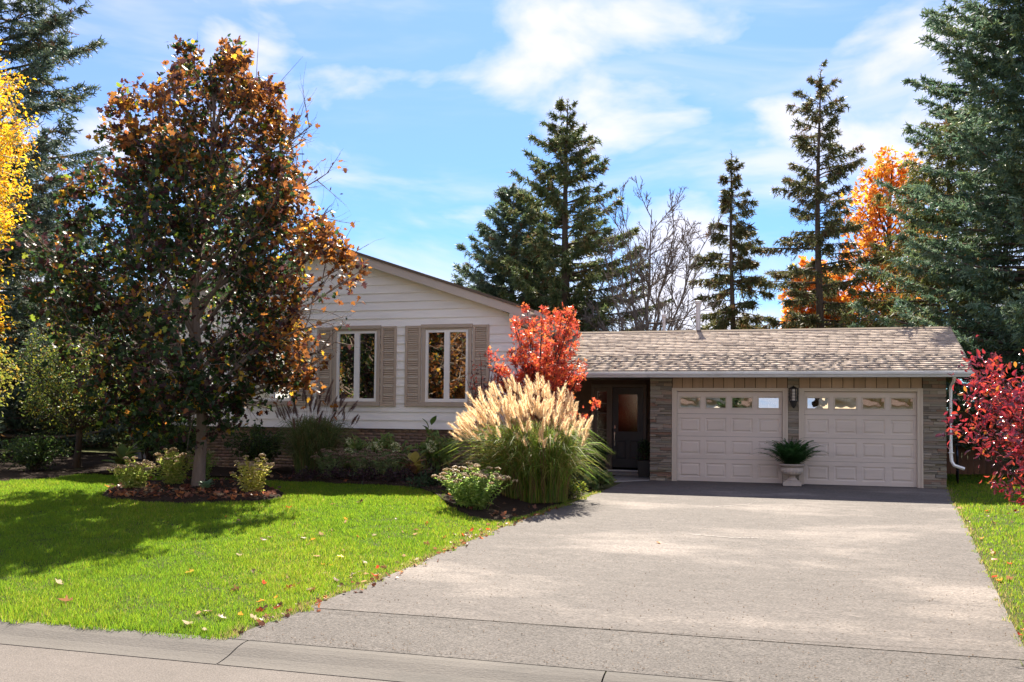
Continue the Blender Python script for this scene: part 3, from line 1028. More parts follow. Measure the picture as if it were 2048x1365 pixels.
def garage_door(x0, x1, zb):
    """opening x0..x1, 2.134 high"""
    yd = YG + 0.075
    h = 2.145 / 4
    W = x1 - x0
    d = hp(MB().box(x0 + 0.002, x1 - 0.002, yd + 0.005, yd + 0.02, zb - 0.02, zb - 0.001), 'garage_door', 'black_plastic')
    for k in range(4):
        za = zb + k * h + 0.004; zt = zb + (k + 1) * h - 0.002
        zc = (za + zt) / 2
        top = k == 3
        pw, ph = (0.52, 0.304) if top else (PW, PH)
        b = MB()
        cxs = [x0 + W * (i + .5) / 4 for i in range(4)]
        b.box(x0, x1, yd, yd + 0.04, za, zc - ph / 2).box(x0, x1, yd, yd + 0.04, zc + ph / 2, zt)
        e = [x0] + [v for c in cxs for v in (c - pw / 2, c + pw / 2)] + [x1]
        for i in range(0, len(e), 2): b.box(e[i], e[i + 1], yd, yd + 0.04, zc - ph / 2, zc + ph / 2)
        b.build('door_section', 'door_paint', d)
        for c in cxs:
            if top:
                link('window_frame', wfme, d, (c, yd + 0.004, zc))
                link('pane', pane_me, d, (c, yd + 0.010, zc), (-.046 + random.uniform(-.008, .008), 0, random.uniform(-.02, .02)))
                link('muntin', munt_me, d, (c, yd + 0.010, zc))
            else:
                link('raised_panel', RP, d, (c, yd, zc))
    return d


random.seed(4)
garage_door(-1.925, 0.498, 0.012)
garage_door(0.985, 3.400, 0.012)
for (a, b) in ((-2.03, 0.613), (0.877, 3.507)):
    f = MB()
    w = 0.108
    y0, y1 = YG - 0.012, YG + 0.10
    f.box(a, a + w, y0, y1, -0.02, 2.222).box(b - w, b, y0, y1, -0.02, 2.222).box(a + w, b - w, y0, y1, 2.16, 2.222)
    hp(f, 'door_frame', 'door_frame', bevel=0.004)
    f = MB()
    f.box(a - .012, a + 0.03, y0 - 0.02, y0 - 0.001, -0.02, 2.236).box(b - 0.03, b + .012, y0 - 0.02, y0 - 0.001, -0.02, 2.236).box(a + .03, b - .03, y0 - 0.02, y0 - 0.001, 2.206, 2.236)
    hp(f, 'door_casing', 'door_frame', bevel=0.003)

# garage roof: deck, shingles in courses, ridge, fascia, gutter, soffit, downspout
SL = math.hypot(RY - EY, RZ - EZ); PIT = math.atan2(RZ - EZ, RY - EY)
def xr_at(u): return 4.40 + 0.26 * u
deck = MB()
deck.add([(-5.44, EY, EZ - 0.03), (4.40, EY, EZ - 0.03), (4.66, RY, RZ - 0.03), (-5.44, RY, RZ - 0.03), (-5.44, EY, EZ - 0.08), (4.40, EY, EZ - 0.08), (4.66, RY, RZ - 0.09), (-5.44, RY, RZ - 0.09)],
         [(0, 1, 2, 3), (4, 7, 6, 5), (0, 4, 5, 1), (3, 2, 6, 7), (0, 3, 7, 4), (1, 5, 6, 2)])
deck.add([(-5.44, RY, RZ - 0.03), (4.66, RY, RZ - 0.03), (4.66, 28.8, EZ - 0.03), (-5.44, 28.8, EZ - 0.03), (-5.44, RY, RZ - 0.09), (4.66, RY, RZ - 0.09), (4.66, 28.8, EZ - 0.08), (-5.44, 28.8, EZ - 0.08)],
         [(0, 1, 2, 3), (4, 7, 6, 5), (0, 4, 5, 1), (3, 2, 6, 7), (0, 3, 7, 4), (1, 5, 6, 2)])
RF = hp(deck, 'garage_roof', 'roof_edge')
NR = 24
ex = SL / NR
SH_ME = []
rr = np.random.default_rng(31)
SHC = [(0.466, 0.383, 0.312), (0.454, 0.37, 0.303), (0.478, 0.393, 0.324), (0.413, 0.335, 0.277), (0.46, 0.379, 0.312), (0.489, 0.402, 0.33), (0.43, 0.353, 0.292), (0.472, 0.385, 0.315)]
for q in range(16):
    th = rr.choice([0.015, 0.018, 0.021, 0.030])
    v = np.array([(0, 0, 0), (1, 0, 0), (1, 1.12 * ex, -0.010), (0, 1.12 * ex, -0.010), (0, 0, th), (1, 0, th), (1, 1.12 * ex, 0.0), (0, 1.12 * ex, 0.0)], float)
    SH_ME.append((v, np_mesh('shingle', v, UF, 'shingle', np.broadcast_to(np.array(SHC[q % 8]) * rr.uniform(.88, 1.12), (8, 3)))))
rest = NB()
count = 0
ca, sa = math.cos(PIT), math.sin(PIT)
for row in range(NR):
    u = row / NR
    s = row * ex - 0.03
    x = -5.30 - rr.uniform(0, 0.25)
    xe = xr_at(u) + 0.02
    sag = 0.010 * math.sin(row * 0.9)
    while x < xe - 0.02:
        w = rr.choice([0.16, 0.20, 0.24, 0.28, 0.34, 0.40])
        w = min(w, xe - x)
        vi = int(rr.integers(0, 16))
        ds = 0.0
        y = EY + (s + ds) * ca; z = EZ + (s + ds) * sa - 0.018
        if row < 11 and x > -4.9 and count < 300:
            link('shingle', SH_ME[vi][1], RF, (x, y, z), (PIT, 0, 0), (w - 0.004, 1, 1))
            count += 1
        else:
            v = SH_ME[vi][0] * np.array([w - 0.004, 1, 1])
            v = np.column_stack([v[:, 0] + x, y + v[:, 1] * ca - v[:, 2] * sa, z + v[:, 1] * sa + v[:, 2] * ca])
            rest.add(v, UF, np.array(SHC[vi % 8]) * rr.uniform(.88, 1.12))
        x += w
o = rest.build('upper_shingles', 'shingle', RF); o['kind'] = 'stuff'
xx = -5.3
while xx < 4.66:
    x2 = min(xx + 0.25, 4.68)
    b = MB().prism([(RY - 0.14, RZ - 0.045), (RY, RZ + 0.012), (RY + 0.14, RZ - 0.045), (RY + 0.14, RZ - 0.06), (RY, RZ - 0.006), (RY - 0.14, RZ - 0.06)], xx, x2 - 0.003, 'x')
    b.build('ridge_cap', 'roof_edge', RF)
    xx = x2
hp(MB().box(-5.40, 4.39, EY - 0.012, EY + 0.02, 2.545, EZ - 0.012), 'fascia', 'aluminium')
gt = MB().prism([(EY - 0.016, 2.455), (EY - 0.085, 2.462), (EY - 0.100, 2.50), (EY - 0.108, 2.515), (EY - 0.125, 2.525), (EY - 0.128, 2.563), (EY - 0.118, 2.563), (EY - 0.114, 2.532), (EY - 0.095, 2.51), (EY - 0.08, 2.474), (EY - 0.016, 2.47)], -5.40, 4.405, 'x')
hp(gt, 'gutter', 'aluminium')
hp(MB().box(-5.40, 4.38, EY + 0.0, YG + 0.05, 2.515, 2.53), 'soffit', 'soffit')
hp(MB().add([(4.39, EY, EZ - 0.05), (4.39, EY, EZ - 0.17), (4.64, RY, RZ - 0.19), (4.64, RY, RZ - 0.05), (4.36, EY, EZ - 0.05), (4.36, EY, EZ - 0.17), (4.61, RY, RZ - 0.19), (4.61, RY, RZ - 0.05)],
            [(0, 1, 2, 3), (4, 7, 6, 5), (0, 4, 5, 1), (3, 2, 6, 7), (0, 3, 7, 4), (1, 5, 6, 2)]), 'barge_board', 'aluminium')
ds = MB()
pp = [(4.06, YG - 0.6, 2.47), (4.07, YG - 0.45, 2.38), (4.075, YG - 0.10, 2.28), (4.08, YG - 0.06, 2.18), (4.08, YG - 0.06, 0.75), (4.09, YG - 0.06, 0.62), (4.14, YG - 0.08, 0.53), (4.34, YG - 0.12, 0.46)]
ds.tube(pp, 0.040, 4)
hp(ds, 'downspout', 'white_vinyl', bevel=0.008)
hp(MB().box(4.025, 4.135, YG - 0.115, YG - 0.0, 0.80, 0.815), 'downspout_joint', 'white_vinyl')

# flue pipes
def flue(x, y, z0, z1, r_):
    m = MB().lathe([(r_, z0), (r_, z1 - 0.16), (r_ * 1.06, z1 - 0.158), (r_ * 1.06, z1 - 0.10)], 16, (x, y))
    f = hp(m, 'flue_pipe', 'vent_metal', smooth=False)
    m2 = MB().lathe([(r_ * 1.02, z1 - 0.098), (r_ * 1.5, z1 - 0.085), (r_ * 1.5, z1 - 0.012), (r_ * 1.25, z1)], 16, (x, y))
    m2.build('cap', 'vent_metal', f)
    m3 = MB().lathe([(r_ * 1.9, z0 + 0.02), (r_ * 1.15, z0 + 0.14), (r_ * 1.1, z0 + 0.16)], 16, (x, y))
    m3.build('flashing', 'black_plastic', f)


flue(-1.64, 25.12, 3.70, 4.74, 0.062)
flue(-2.66, 26.0, 3.45, 4.48, 0.045)

# ------------------------------------------------------------------ recessed entry
YE = 23.6
hp(MB().box(-5.44, -4.32, YE + 0.03, YE + 0.2, -0.2, 2.5).box(-4.32, -2.54, YE + 0.05, YE + 0.2, 2.36, 2.5).box(-2.86, -2.54, YE + 0.05, YE + .2, -.2, 2.36), 'entry_wall', 'entry_wall')
hp(MB().box(-5.44, -2.54, YG + 0.05, YE + 0.2, 2.50, 2.53), 'porch_ceiling', 'soffit')
fr = MB().box(-3.84, -3.76, YE - 0.02, YE + 0.1, 0.14, 2.30).box(-2.94, -2.86, YE - 0.02, YE + 0.1, 0.14, 2.30).box(-4.32, -4.24, YE - 0.02, YE + 0.1, 0.14, 2.30).box(-4.32, -2.86, YE - 0.02, YE + .1, 2.30, 2.38).box(-4.24, -3.84, YE - .02, YE + .1, .14, .22)
hp(fr, 'entry_frame', 'entry_frame', bevel=0.004)
dr = MB()
dx0, dx1, dz0, dz1 = -3.755, -2.945, 0.20, 2.295
ga, gb, gza, gzb = dx0 + 0.14, dx1 - 0.14, 1.13, 2.13
dr.box(dx0, dx1, YE + 0.02, YE + 0.07, dz0, gza).box(dx0, dx1, YE + .02, YE + .07, gzb, dz1).box(dx0, ga, YE + .02, YE + .07, gza, gzb).box(gb, dx1, YE + .02, YE + .07, gza, gzb)
D = hp(dr, 'entry_door', 'entry_door', bevel=0.003)
MB().box(ga, gb, YE + 0.04, YE + 0.046, gza, gzb).build('pane', 'door_glass', D)
m = MB().box(ga - 0.02, ga + .012, YE + .008, YE + .0195, gza - .02, gzb + .02).box(gb - .012, gb + .02, YE + .008, YE + .0195, gza - .02, gzb + .02).box(ga + .012, gb - .012, YE + .008, YE + .0195, gza - .02, gza + .012).box(ga + .012, gb - .012, YE + .008, YE + .0195, gzb - .012, gzb + .02)
m.build('glazing_bead', 'entry_door', D)
for c in (dx0 + 0.235, dx1 - 0.235):
    pm = MB()
    def rg_(i, y): return [(c - .12 + i, y, .42 + i), (c + .12 - i, y, .42 + i), (c + .12 - i, y, .92 - i), (c - .12 + i, y, .92 - i)]
    q = [p for z in (rg_(0, YE + .0195), rg_(.012, YE + .004), rg_(.03, YE + .004), rg_(.045, YE + .012)) for p in z]
    f = [(k * 4 + i, k * 4 + (i + 1) % 4, (k + 1) * 4 + (i + 1) % 4, (k + 1) * 4 + i) for k in range(3) for i in range(4)] + [(12, 13, 14, 15)]
    pm.add(q, f).build('raised_panel', 'entry_door', D)
hd = MB().box(dx0 + 0.045, dx0 + 0.085, YE + 0.0, YE + 0.0195, 1.22, 1.30).tube([(dx0 + .065, YE - .005, 1.08), (dx0 + .065, YE - .05, 1.05), (dx0 + .065, YE - .055, .90), (dx0 + .065, YE - .005, .80)], .012, 8).box(dx0 + .045, dx0 + .085, YE - .005, YE + .0195, .76, 1.13)
hd.build('handle', 'chrome', D, bevel=0.002)
S = hp(MB().box(-4.235, -4.17, YE + .02, YE + .06, .225, 2.295).box(-3.91, -3.845, YE + .02, YE + .06, .225, 2.295).box(-4.17, -3.91, YE + .02, YE + .06, .225, .40).box(-4.17, -3.91, YE + .02, YE + .06, 2.20, 2.295), 'sidelight', 'entry_frame')
MB().box(-4.17, -3.91, YE + .035, YE + .041, .40, 2.20).build('pane', 'door_glass', S)
for z in (0.95, 1.18, 1.62, 1.88):
    MB().box(-4.17, -3.91, YE + .022, YE + .034, z - .012, z + .012).build('glazing_bar', 'entry_frame', S)
hp(MB().box(-4.6, -2.56, YE + 1.2, YE + 1.22, 0, 2.4).box(-4.6, -2.56, YE + .21, YE + 1.2, 2.31, 2.33), 'dark_hall', 'room_dark')
hp(MB().box(-3.86, -2.84, YE - 0.10, YE + 0.05, 0.10, 0.14), 'threshold', 'aluminium', bevel=0.006)
tag(MB().box(-4.0, -2.75, YE - 0.42, YE + 0.02, -0.05, 0.10).build('door_step', 'porch_stone', bevel=0.015), 'low concrete step before the dark entry door', 'step', kind='structure')
tag(MB().prism([(-5.4, 20.7), (-3.95, 20.7), (-3.2, 21.2), (-2.57, 21.75), (-2.57, 23.58), (-5.4, 23.58)], -0.2, 0.02, 'z').build('porch', 'porch_stone', bevel=0.012), 'grey concrete porch slab at the recessed entry', 'porch', kind='structure')

# ================================================================== trees
def bez(a, b, c, n):
    t = np.linspace(0, 1, n)[:, None]
    return (1 - t) ** 2 * a + 2 * t * (1 - t) * b + t * t * c


def tri_of(F):
    return np.concatenate([F[:, [0, 1, 2]], F[:, [0, 2, 3]]])


class Tree:
    """trunk, limbs grown towards the edge of an uneven crown, twigs, leaf anchors"""
    def __init__(s, base, seed):
        s.base = np.array(base, float)
        s.rng = np.random.default_rng(seed)
        s.wood = NB(); s.trunk = NB()
        s.AP = []; s.AD = []          # anchors for leaves: point, direction
        s.root = None

    def tube(s, P, r0, r1, sides=5, nb=None):
        rad = np.linspace(r0, r1, len(P))
        V, F = tube_arr(P, rad, sides)
        (nb or s.wood).add(V, F)

    def grow(s, H, z0, prof, r0, nprim, nsec, nter, lean=(0, 0), sparse=0.0, rise=0.55, anchors=3, wig=0.08, sec_len=0.45, ter_len=0.4, top=0.97, ntrunk=9):
        """prof: list of (height, radius right/left scale...) as (z, R)"""
        r = s.rng
        pz = [p[0] for p in prof]; pr = [p[1] for p in prof]
        ax = lambda z: np.array([lean[0] * (z / H) ** 1.5 + 0.10 * math.sin(z * 1.1), lean[1] * (z / H) ** 1.5 + 0.08 * math.cos(z * 0.9), z])
        zt = np.linspace(0, H * top, ntrunk)
        T = np.array([ax(z) - ax(0) * np.array([1, 1, 0]) for z in zt])
        rad = r0 * (1 - zt / (H * 1.02)) ** 0.85 + 0.006
        rad[0] *= 1.25
        V, F = tube_arr(T, rad, 10)
        s.trunk.add(V, F)
        axis = lambda z: ax(z) - ax(0) * np.array([1, 1, 0])
        prim = []
        for i in range(nprim):
            f = (i + r.uniform(.2, .8)) / nprim
            ze = prof[0][0] + (prof[-1][0] - prof[0][0]) * f
            zs = max(z0, ze - (rise * np.interp(ze, pz, pr) + 0.15 * ze * rise))
            zs = min(zs, H * top * 0.96)
            a = i * 2.39996 + r.normal(0, .3)
            R = np.interp(ze, pz, pr) * r.uniform(0.72, 1.0)
            st = axis(zs)
            en = axis(min(ze, H)) * np.array([1, 1, 0]) + np.array([math.cos(a) * R, math.sin(a) * R, ze])
            mid = (st + en) / 2 + np.array([0, 0, 0.12 * R]) + r.normal(0, wig * R + .03, 3)
            P = bez(st, mid, en, 7)
            L = np.linalg.norm(en - st)
            rs_ = max(0.012, min(r0 * 0.42, 0.022 * L + 0.008)) * (1 - 0.45 * zs / H)
            s.tube(P, rs_, 0.008, 6)
            prim.append((P, L))
            ns = max(3, int(nsec * (0.5 + L / (max(pr) + .01))))
            for k in range(ns):
                u = 0.25 + 0.75 * (k + r.random()) / ns
                q = P[min(int(u * 6), 5)] * (1 - (u * 6) % 1) + P[min(int(u * 6) + 1, 6)] * ((u * 6) % 1)
                d = unit(en - st) * 0.6 + r.normal(0, .6, 3) + np.array([0, 0, 0.15])
                l2 = sec_len * L * (1.1 - 0.6 * u) * r.uniform(.6, 1.2)
                e2 = q + unit(d) * l2
                P2 = bez(q, (q + e2) / 2 + r.normal(0, .08 * l2, 3) + np.array([0, 0, .05 * l2]), e2, 4)
                s.tube(P2, max(.004, rs_ * .35), .003, 4)
                if r.random() < sparse: continue
                nt = max(2, int(nter))
                for j in range(nt):
                    v = 0.2 + 0.8 * (j + r.random()) / nt
                    q2 = P2[0] * (1 - v) ** 2 + 2 * v * (1 - v) * P2[1] + v * v * P2[3]
                    d2 = unit(unit(d) * .6 + r.normal(0, .65, 3) + np.array([0, 0, .05]))
                    l3 = ter_len * l2 * r.uniform(.5, 1.2) + .08
                    e3 = q2 + d2 * l3
                    s.tube(np.array([q2, (q2 + e3) / 2 + r.normal(0, .02, 3), e3]), .003, .0015, 3)
                    for m in range(anchors):
                        w = (m + 1) / anchors
                        s.AP.append(q2 * (1 - w) + e3 * w); s.AD.append(d2)
        return s

    def root_obj(s, name, label, cat, group=None):
        s.root = tag(empty(name, tuple(s.base)), label, cat, group)
        return s.root

    def finish_wood(s, bark):
        s.trunk.build('trunk', bark, s.root, smooth=True)
        if s.wood.V:
            s.wood.build('branches', bark, s.root, smooth=True)

    def leaves(s, name, n_per, size, shape, colf, material='leaf', spread=.8, jit=.06, droop=.25, drop=None):
        r = s.rng
        P = np.repeat(np.array(s.AP), n_per, 0); D = np.repeat(np.array(s.AD), n_per, 0)
        P = P + r.normal(0, jit, P.shape)
        if drop is not None:
            k = drop(P, r)
            P, D = P[k], D[k]
        C = colf(P, r)
        V, F, C = leaf_cloud(P, D, size, shape, C, r, spread, droop)
        nb = NB(); nb.add(V, F, C)
        o = nb.build(name, material, s.root)
        return o, len(P)


# ---- the front maple
MB_ = (-10.74, 15.59, 0.0)
t = Tree(MB_, 101)
t.root_obj('maple_tree', 'young maple with dark green and rust leaves standing in the round mulch bed', 'tree')
t.grow(8.9, 1.55, [(1.25, 1.0), (1.9, 2.3), (2.8, 3.0), (3.8, 3.35), (4.6, 3.25), (5.5, 2.65), (6.5, 2.4), (7.3, 2.2), (8.0, 1.4), (8.5, .8), (8.9, .3)], 0.108, 72, 7, 6,
       lean=(0.08, 0.1), rise=0.62, anchors=3, sec_len=.42, ter_len=.45)
t.finish_wood('bark_maple')


def maple_cols(P, r):
    n = len(P)
    h = P[:, 2] / 8.9
    right = P[:, 0] * 0.964 + P[:, 1] * 0.266             # towards the viewer's right
    out = np.hypot(P[:, 0], P[:, 1])
    top = ss((h - 0.58) / 0.25)
    rt = ss((right - 0.9) / 1.4)
    o = np.maximum(top * (.35 + .6 * ss((out - .3) / 1.0)), rt)
    w = np.column_stack([3.4 * (1 - o) + .25, 1.5 * (1 - o) + .9 * o, 0.20 + 2.2 * o, .08 + 1.1 * o, .20 + .16 * o, .42 * (1 - o) + .06])
    return palette(r, n, [(0.028, 0.058, 0.020), (0.062, 0.026, 0.028), (0.235, 0.088, 0.026), (0.36, 0.15, 0.03), (0.50, 0.30, 0.03), (0.17, 0.22, 0.025)], w, .25)


def maple_drop(P, r):
    # thinner towards the top right, where the sky shows through; gaps between the limbs
    g = np.sin(P[:, 0] * 2.7 + 1.3 * P[:, 2]) + np.sin(P[:, 1] * 2.9 - 1.1 * P[:, 2] + 2) + np.sin(P[:, 2] * 3.1 + P[:, 0] * 1.7)
    keep = 0.93 + 0.24 * g - 0.26 * ss((P[:, 2] - 5.0) / 3.0)
    # openings through which the sun reaches the plants in the mulch bed
    q = P[:, :2] - np.array([sdir.x, sdir.y])[None] / sdir.z * P[:, 2:3]
    for (cx, cy, rad) in ((-.75, -.70, 1.05), (1.76, -.75, .85), (.4, -2.6, .3), (-1.6, -3.0, .35), (-.8, -4.4, .3), (1.0, -4.0, .25)):
        keep = np.where(np.hypot(q[:, 0] - cx, q[:, 1] - cy) < rad, keep * .10, keep)
    rgt = P[:, 0] * 0.964 + P[:, 1] * 0.266
    keep = np.where((rgt > 2.15 - .25 * (P[:, 2] - 3.2)) & (P[:, 2] < 3.75), keep * .05, keep)
    keep = np.where(rgt > np.interp(P[:, 2], [4.6, 5.5, 6.5, 8.0], [3.3, 2.4, 1.75, 1.6]), keep * .03, keep)
    return r.random(len(P)) < keep


o, n = t.leaves('crown', 4, 0.118, 'maple', maple_cols, 'leaf', 1.0, .055, .35, maple_drop)
# bare shoots above the crown
for (x, z, dx, dz) in ((-0.15, 8.2, -.05, 1.0), (-.3, 8.1, -.2, .8), (.95, 7.9, .05, 1.3), (1.2, 7.7, .75, .95), (1.5, 6.6, .55, 1.4), (-1.4, 7.4, -.2, .6), (2.6, 4.6, .35, .8), (.45, 8.4, .1, .6), (1.9, 6.1, .4, .5)):
    MB().tube([(x, x * .3, z), (x + dx * .4, x * .3, z + dz * .55), (x + dx, x * .3, z + dz)], [.009, .006, .002], 4).build('bare_shoot', 'bark_maple', t.root)

# ---- other broadleaf trees
def simple_tree(name, label, base, seed, H, z0, prof, r0, counts, bark, n_per, size, shape, cols, weights, lean=(0, 0), group=None, sparse=0., rise=.6, mat_='leaf', sec=.42, ter=.45, dropf=None, jit=.08, cat='tree'):
    t = Tree((base[0], base[1], float(gz(base[0], base[1]))), seed)
    t.root_obj(name, label, cat, group)
    t.grow(H, z0, prof, r0, *counts, lean=lean, sparse=sparse, rise=rise, sec_len=sec, ter_len=ter)
    t.finish_wood(bark)
    if n_per:
        t.leaves('crown', n_per, size, shape, lambda P, r: palette(r, len(P), cols, weights, .22), mat_, .9, jit, .3, dropf)
    return t


YEL = [(0.72, 0.46, 0.02), (0.78, 0.36, 0.02), (0.60, 0.50, 0.04), (0.42, 0.42, 0.04)]
t = simple_tree('birch_tree', 'golden yellow birch at the left edge of the lawn', (-14.2, 12.9), 7, 8.6, 1.8,
                [(2.6, .6), (3.3, 1.2), (4.5, 1.1), (5.5, 1.3), (6.5, 1.32), (7.5, 1.0), (8.2, .6), (8.6, .2)], .12, (44, 6, 5), 'bark_birch', 4, .075, 'ovate', YEL, [4, 3, 2, .8], rise=.9,
                dropf=lambda P, r: (r.random(len(P)) < np.where((P[:, 2] > 4.3) & (P[:, 2] < 4.75), .2, 1)))
ORG = [(0.66, 0.24, 0.03), (0.74, 0.33, 0.04), (0.56, 0.17, 0.025), (0.66, 0.42, 0.06)]
simple_tree('autumn_maple', 'low bright orange maple behind the garage roof', (2.35, 41.5), 17, 8.4, 2.0, [(4.0, 1.4), (5.5, 1.5), (7.0, 1.45), (8.0, .8), (8.4, .3)], .16, (40, 7, 4), 'bark_dark', 2, .20, 'maple', ORG, [4, 3, 2, 1])
simple_tree('autumn_maple', 'tall bright orange maple rising behind the right spruces', (5.6, 43.0), 18, 13.4, 4.0, [(6, 1.8), (8.5, 2.4), (10.2, 2.2), (11.6, 1.7), (12.8, 1.1), (13.4, .4)], .22, (44, 6, 4), 'bark_dark', 1, .22, 'maple', ORG, [4, 3, 2, 1])

# bare tree behind the garage: several stems from the ground, fine twigs
def bare_tree(base, seed, stems, label):
    b = (base[0], base[1], float(gz(*base)))
    rt = tag(empty('bare_tree', b), label, 'tree')
    r = np.random.default_rng(seed)
    tw = NB()
    for si, (dx, dy, H, r0) in enumerate(stems):
        st = NB()
        a = np.array([r.normal(0, .12), r.normal(0, .1), 0.0]); e = np.array([dx, dy, H])
        P = bez(a, a * .5 + e * .42 + np.array([-.25 * dx, -.2 * dy, .05 * H]), e, 14)
        P[1:-1] += r.normal(0, .05, (12, 3))
        V, F = tube_arr(P, np.linspace(r0, .012, 14), 7); st.add(V, F)
        st.build('trunk', 'bark_grey', rt, smooth=True)
        def rec(P, L, rad, depth):
            nb_ = [12, 9, 6][depth]
            for k in range(nb_):
                u = (.30 if depth == 0 else .15) + (.68 if depth == 0 else .8) * (k + r.random()) / nb_
                f = u * (len(P) - 1); i = int(f); q = P[i] * (1 - f + i) + P[min(i + 1, len(P) - 1)] * (f - i)
                t_ = unit(P[min(i + 1, len(P) - 1)] - P[max(i - 1, 0)])
                d = unit(t_ * .9 + r.normal(0, .58, 3) + np.array([0, 0, .30]))
                l = L * [.36, .42, .5][depth] * (1.15 - .6 * u) * r.uniform(.6, 1.2)
                e_ = q + d * l
                m_ = (q + e_) / 2 + r.normal(0, .05 * l, 3) + np.array([0, 0, -.04 * l])
                P2 = bez(q, m_, e_, 5)
                rr_ = max(.010, rad * (1 - .7 * u) * .55)
                V, F = tube_arr(P2, np.linspace(rr_, .006, 5), 4); tw.add(V, F)
                if depth < 2: rec(P2, l, rr_, depth + 1)
        rec(P, H, r0, 0)
    tw.build('branches', 'bark_grey', rt)
    return rt


bare_tree((-4.1, 32.5), 3, [(-1.6, 0, 7.2, .08), (-.55, .4, 8.4, .10), (.35, -.3, 8.9, .11), (1.2, .3, 8.5, .10), (2.2, 0, 7.7, .085), (-2.2, .3, 6.0, .065)], 'leafless grey tree with many upright stems behind the garage')

# ---- spruces
def spruce(name, label, base, seed, H, R, z0=0.5, cols=((0.05, 0.085, 0.04), (0.07, 0.10, 0.045)), whorl=.38, nb=6, power=.85, droop=.25, hang=.4, tip_up=.2, twig=.16, nn=9, nlen=.085, sparse=0., r0=None, squash=None, brown=.05, weights=None, tl=.5, gap=None, wseed=0, nwid=.13, zfrac=None):
    b = np.array((base[0], base[1], float(gz(base[0], base[1]))))
    rt = tag(empty(name, tuple(b)), label, 'tree', None)
    r = np.random.default_rng(seed)
    tr = NB()
    zt = np.linspace(0, H, 14)
    T = np.column_stack([.06 * np.sin(zt * .5), .05 * np.cos(zt * .6) - .05, zt])
    r0 = r0 or H * .014
    V, F = tube_arr(T, r0 * (1 - zt / H) ** .9 + .012, 9); tr.add(V, F)
    tr.build('trunk', 'bark_spruce', rt, smooth=True)
    wood = NB()
    P0 = []; D0 = []; L0 = []
    z = z0
    while z < H - .12:
        f = (z - z0) / (H - z0)
        Lm = R * (1 - f) ** power + .10
        if gap is not None: Lm *= gap(z)
        n = max(3, int(nb * (.6 + .5 * (1 - f))))
        a0 = r.uniform(0, 6.28)
        for i in range(n):
            if r.random() < sparse: continue
            a = a0 + i * 2 * math.pi / n + r.normal(0, .22)
            L = Lm * r.uniform(.50, 1.16)
            if L < .08: continue
            o = np.array([math.cos(a), math.sin(a), 0])
            up = .45 * f ** 1.5 - droop * (1 - f) * r.uniform(.6, 1.3)
            m = max(4, int(L / .22))
            u = np.linspace(0, 1, m)
            zz = z + r.normal(0, .15) + L * (up * u + .12 * u - (.16 * u ** 2) + tip_up * (1 - f * .5) * u ** 3 * .8)
            Pb = np.column_stack([o[0] * L * u * .97, o[1] * L * u * .97, zz]) + np.column_stack([r.normal(0, .02, m), r.normal(0, .02, m), np.zeros(m)])
            V, F = tube_arr(Pb, np.linspace(.010 + .012 * L, .005, m), 4); wood.add(V, F)
            # twigs to both sides
            nt = max(4, int(L * (.94) / twig * 2))
            uu = r.uniform(.10, 1.0, nt) ** .8
            Q = np.column_stack([np.interp(uu, u, Pb[:, k]) for k in range(3)])
            tg = np.column_stack([np.interp(np.minimum(uu + .05, 1), u, Pb[:, k]) - np.interp(np.maximum(uu - .05, 0), u, Pb[:, k]) for k in range(3)])
            tg = unit(tg)
            sd = np.where(r.random(nt) < .5, 1, -1)[:, None] * np.array([-o[1], o[0], 0])[None]
            d = unit(tg * r.uniform(.4, .9, (nt, 1)) + sd * r.uniform(.3, .9, (nt, 1)) + np.array([0, 0, -1]) * hang * r.uniform(.2, 1.6, (nt, 1)))
            l = np.minimum(tl, .62 * L) * (1.05 - .55 * uu) * r.uniform(.5, 1.2, nt) * (.75 + .25 * (1 - f))
            P0.append(Q); D0.append(d); L0.append(l)
            P0.append(Pb[-2:-1]); D0.append(tg[-1:]); L0.append(np.array([min(.3, .4 * L)]))
        z += whorl * r.uniform(.8, 1.2) * (1 - .45 * f)
    # leader
    P0.append(np.array([[T[-1, 0], T[-1, 1], H - .5], [T[-1, 0], T[-1, 1], H - .25]])); D0.append(np.array([[0, 0, 1.], [0, 0, 1.]])); L0.append(np.array([.45, .4]))
    wood.build('branches', 'bark_spruce', rt)
    P = np.concatenate(P0); D = np.concatenate(D0); L = np.concatenate(L0)
    n = len(P)
    tt = (np.arange(nn) + .5) / nn
    B = P[:, None, :] + D[:, None, :] * (L[:, None] * tt[None, :])[..., None]
    # sag of the hanging twig
    B[..., 2] -= (hang * .18 * L[:, None] * tt[None, :] ** 2)
    nd_ = unit(D[:, None, :] * r.uniform(.35, 1.1, (n, nn, 1)) + r.normal(0, .62, (n, nn, 3)))
    side = unit(np.cross(nd_, r.normal(size=(n, nn, 3))))
    ln = nlen * r.uniform(.7, 1.35, (n, nn, 1))
    w = ln * nwid
    V = np.stack([B - side * w, B + side * w, B + nd_ * ln + side * w * .4, B + nd_ * ln - side * w * .4], 2).reshape(-1, 3)
    F = np.arange(len(V)).reshape(-1, 4)
    cc = palette(r, n, list(cols) + [(0.15, 0.085, 0.035)], list(weights or [1] * len(cols)) + [brown * len(cols)], .2)
    C = np.repeat(cc, nn * 4, 0)
    link('needles', np_mesh('needles', V, F, 'needle', C), rt)
    return rt


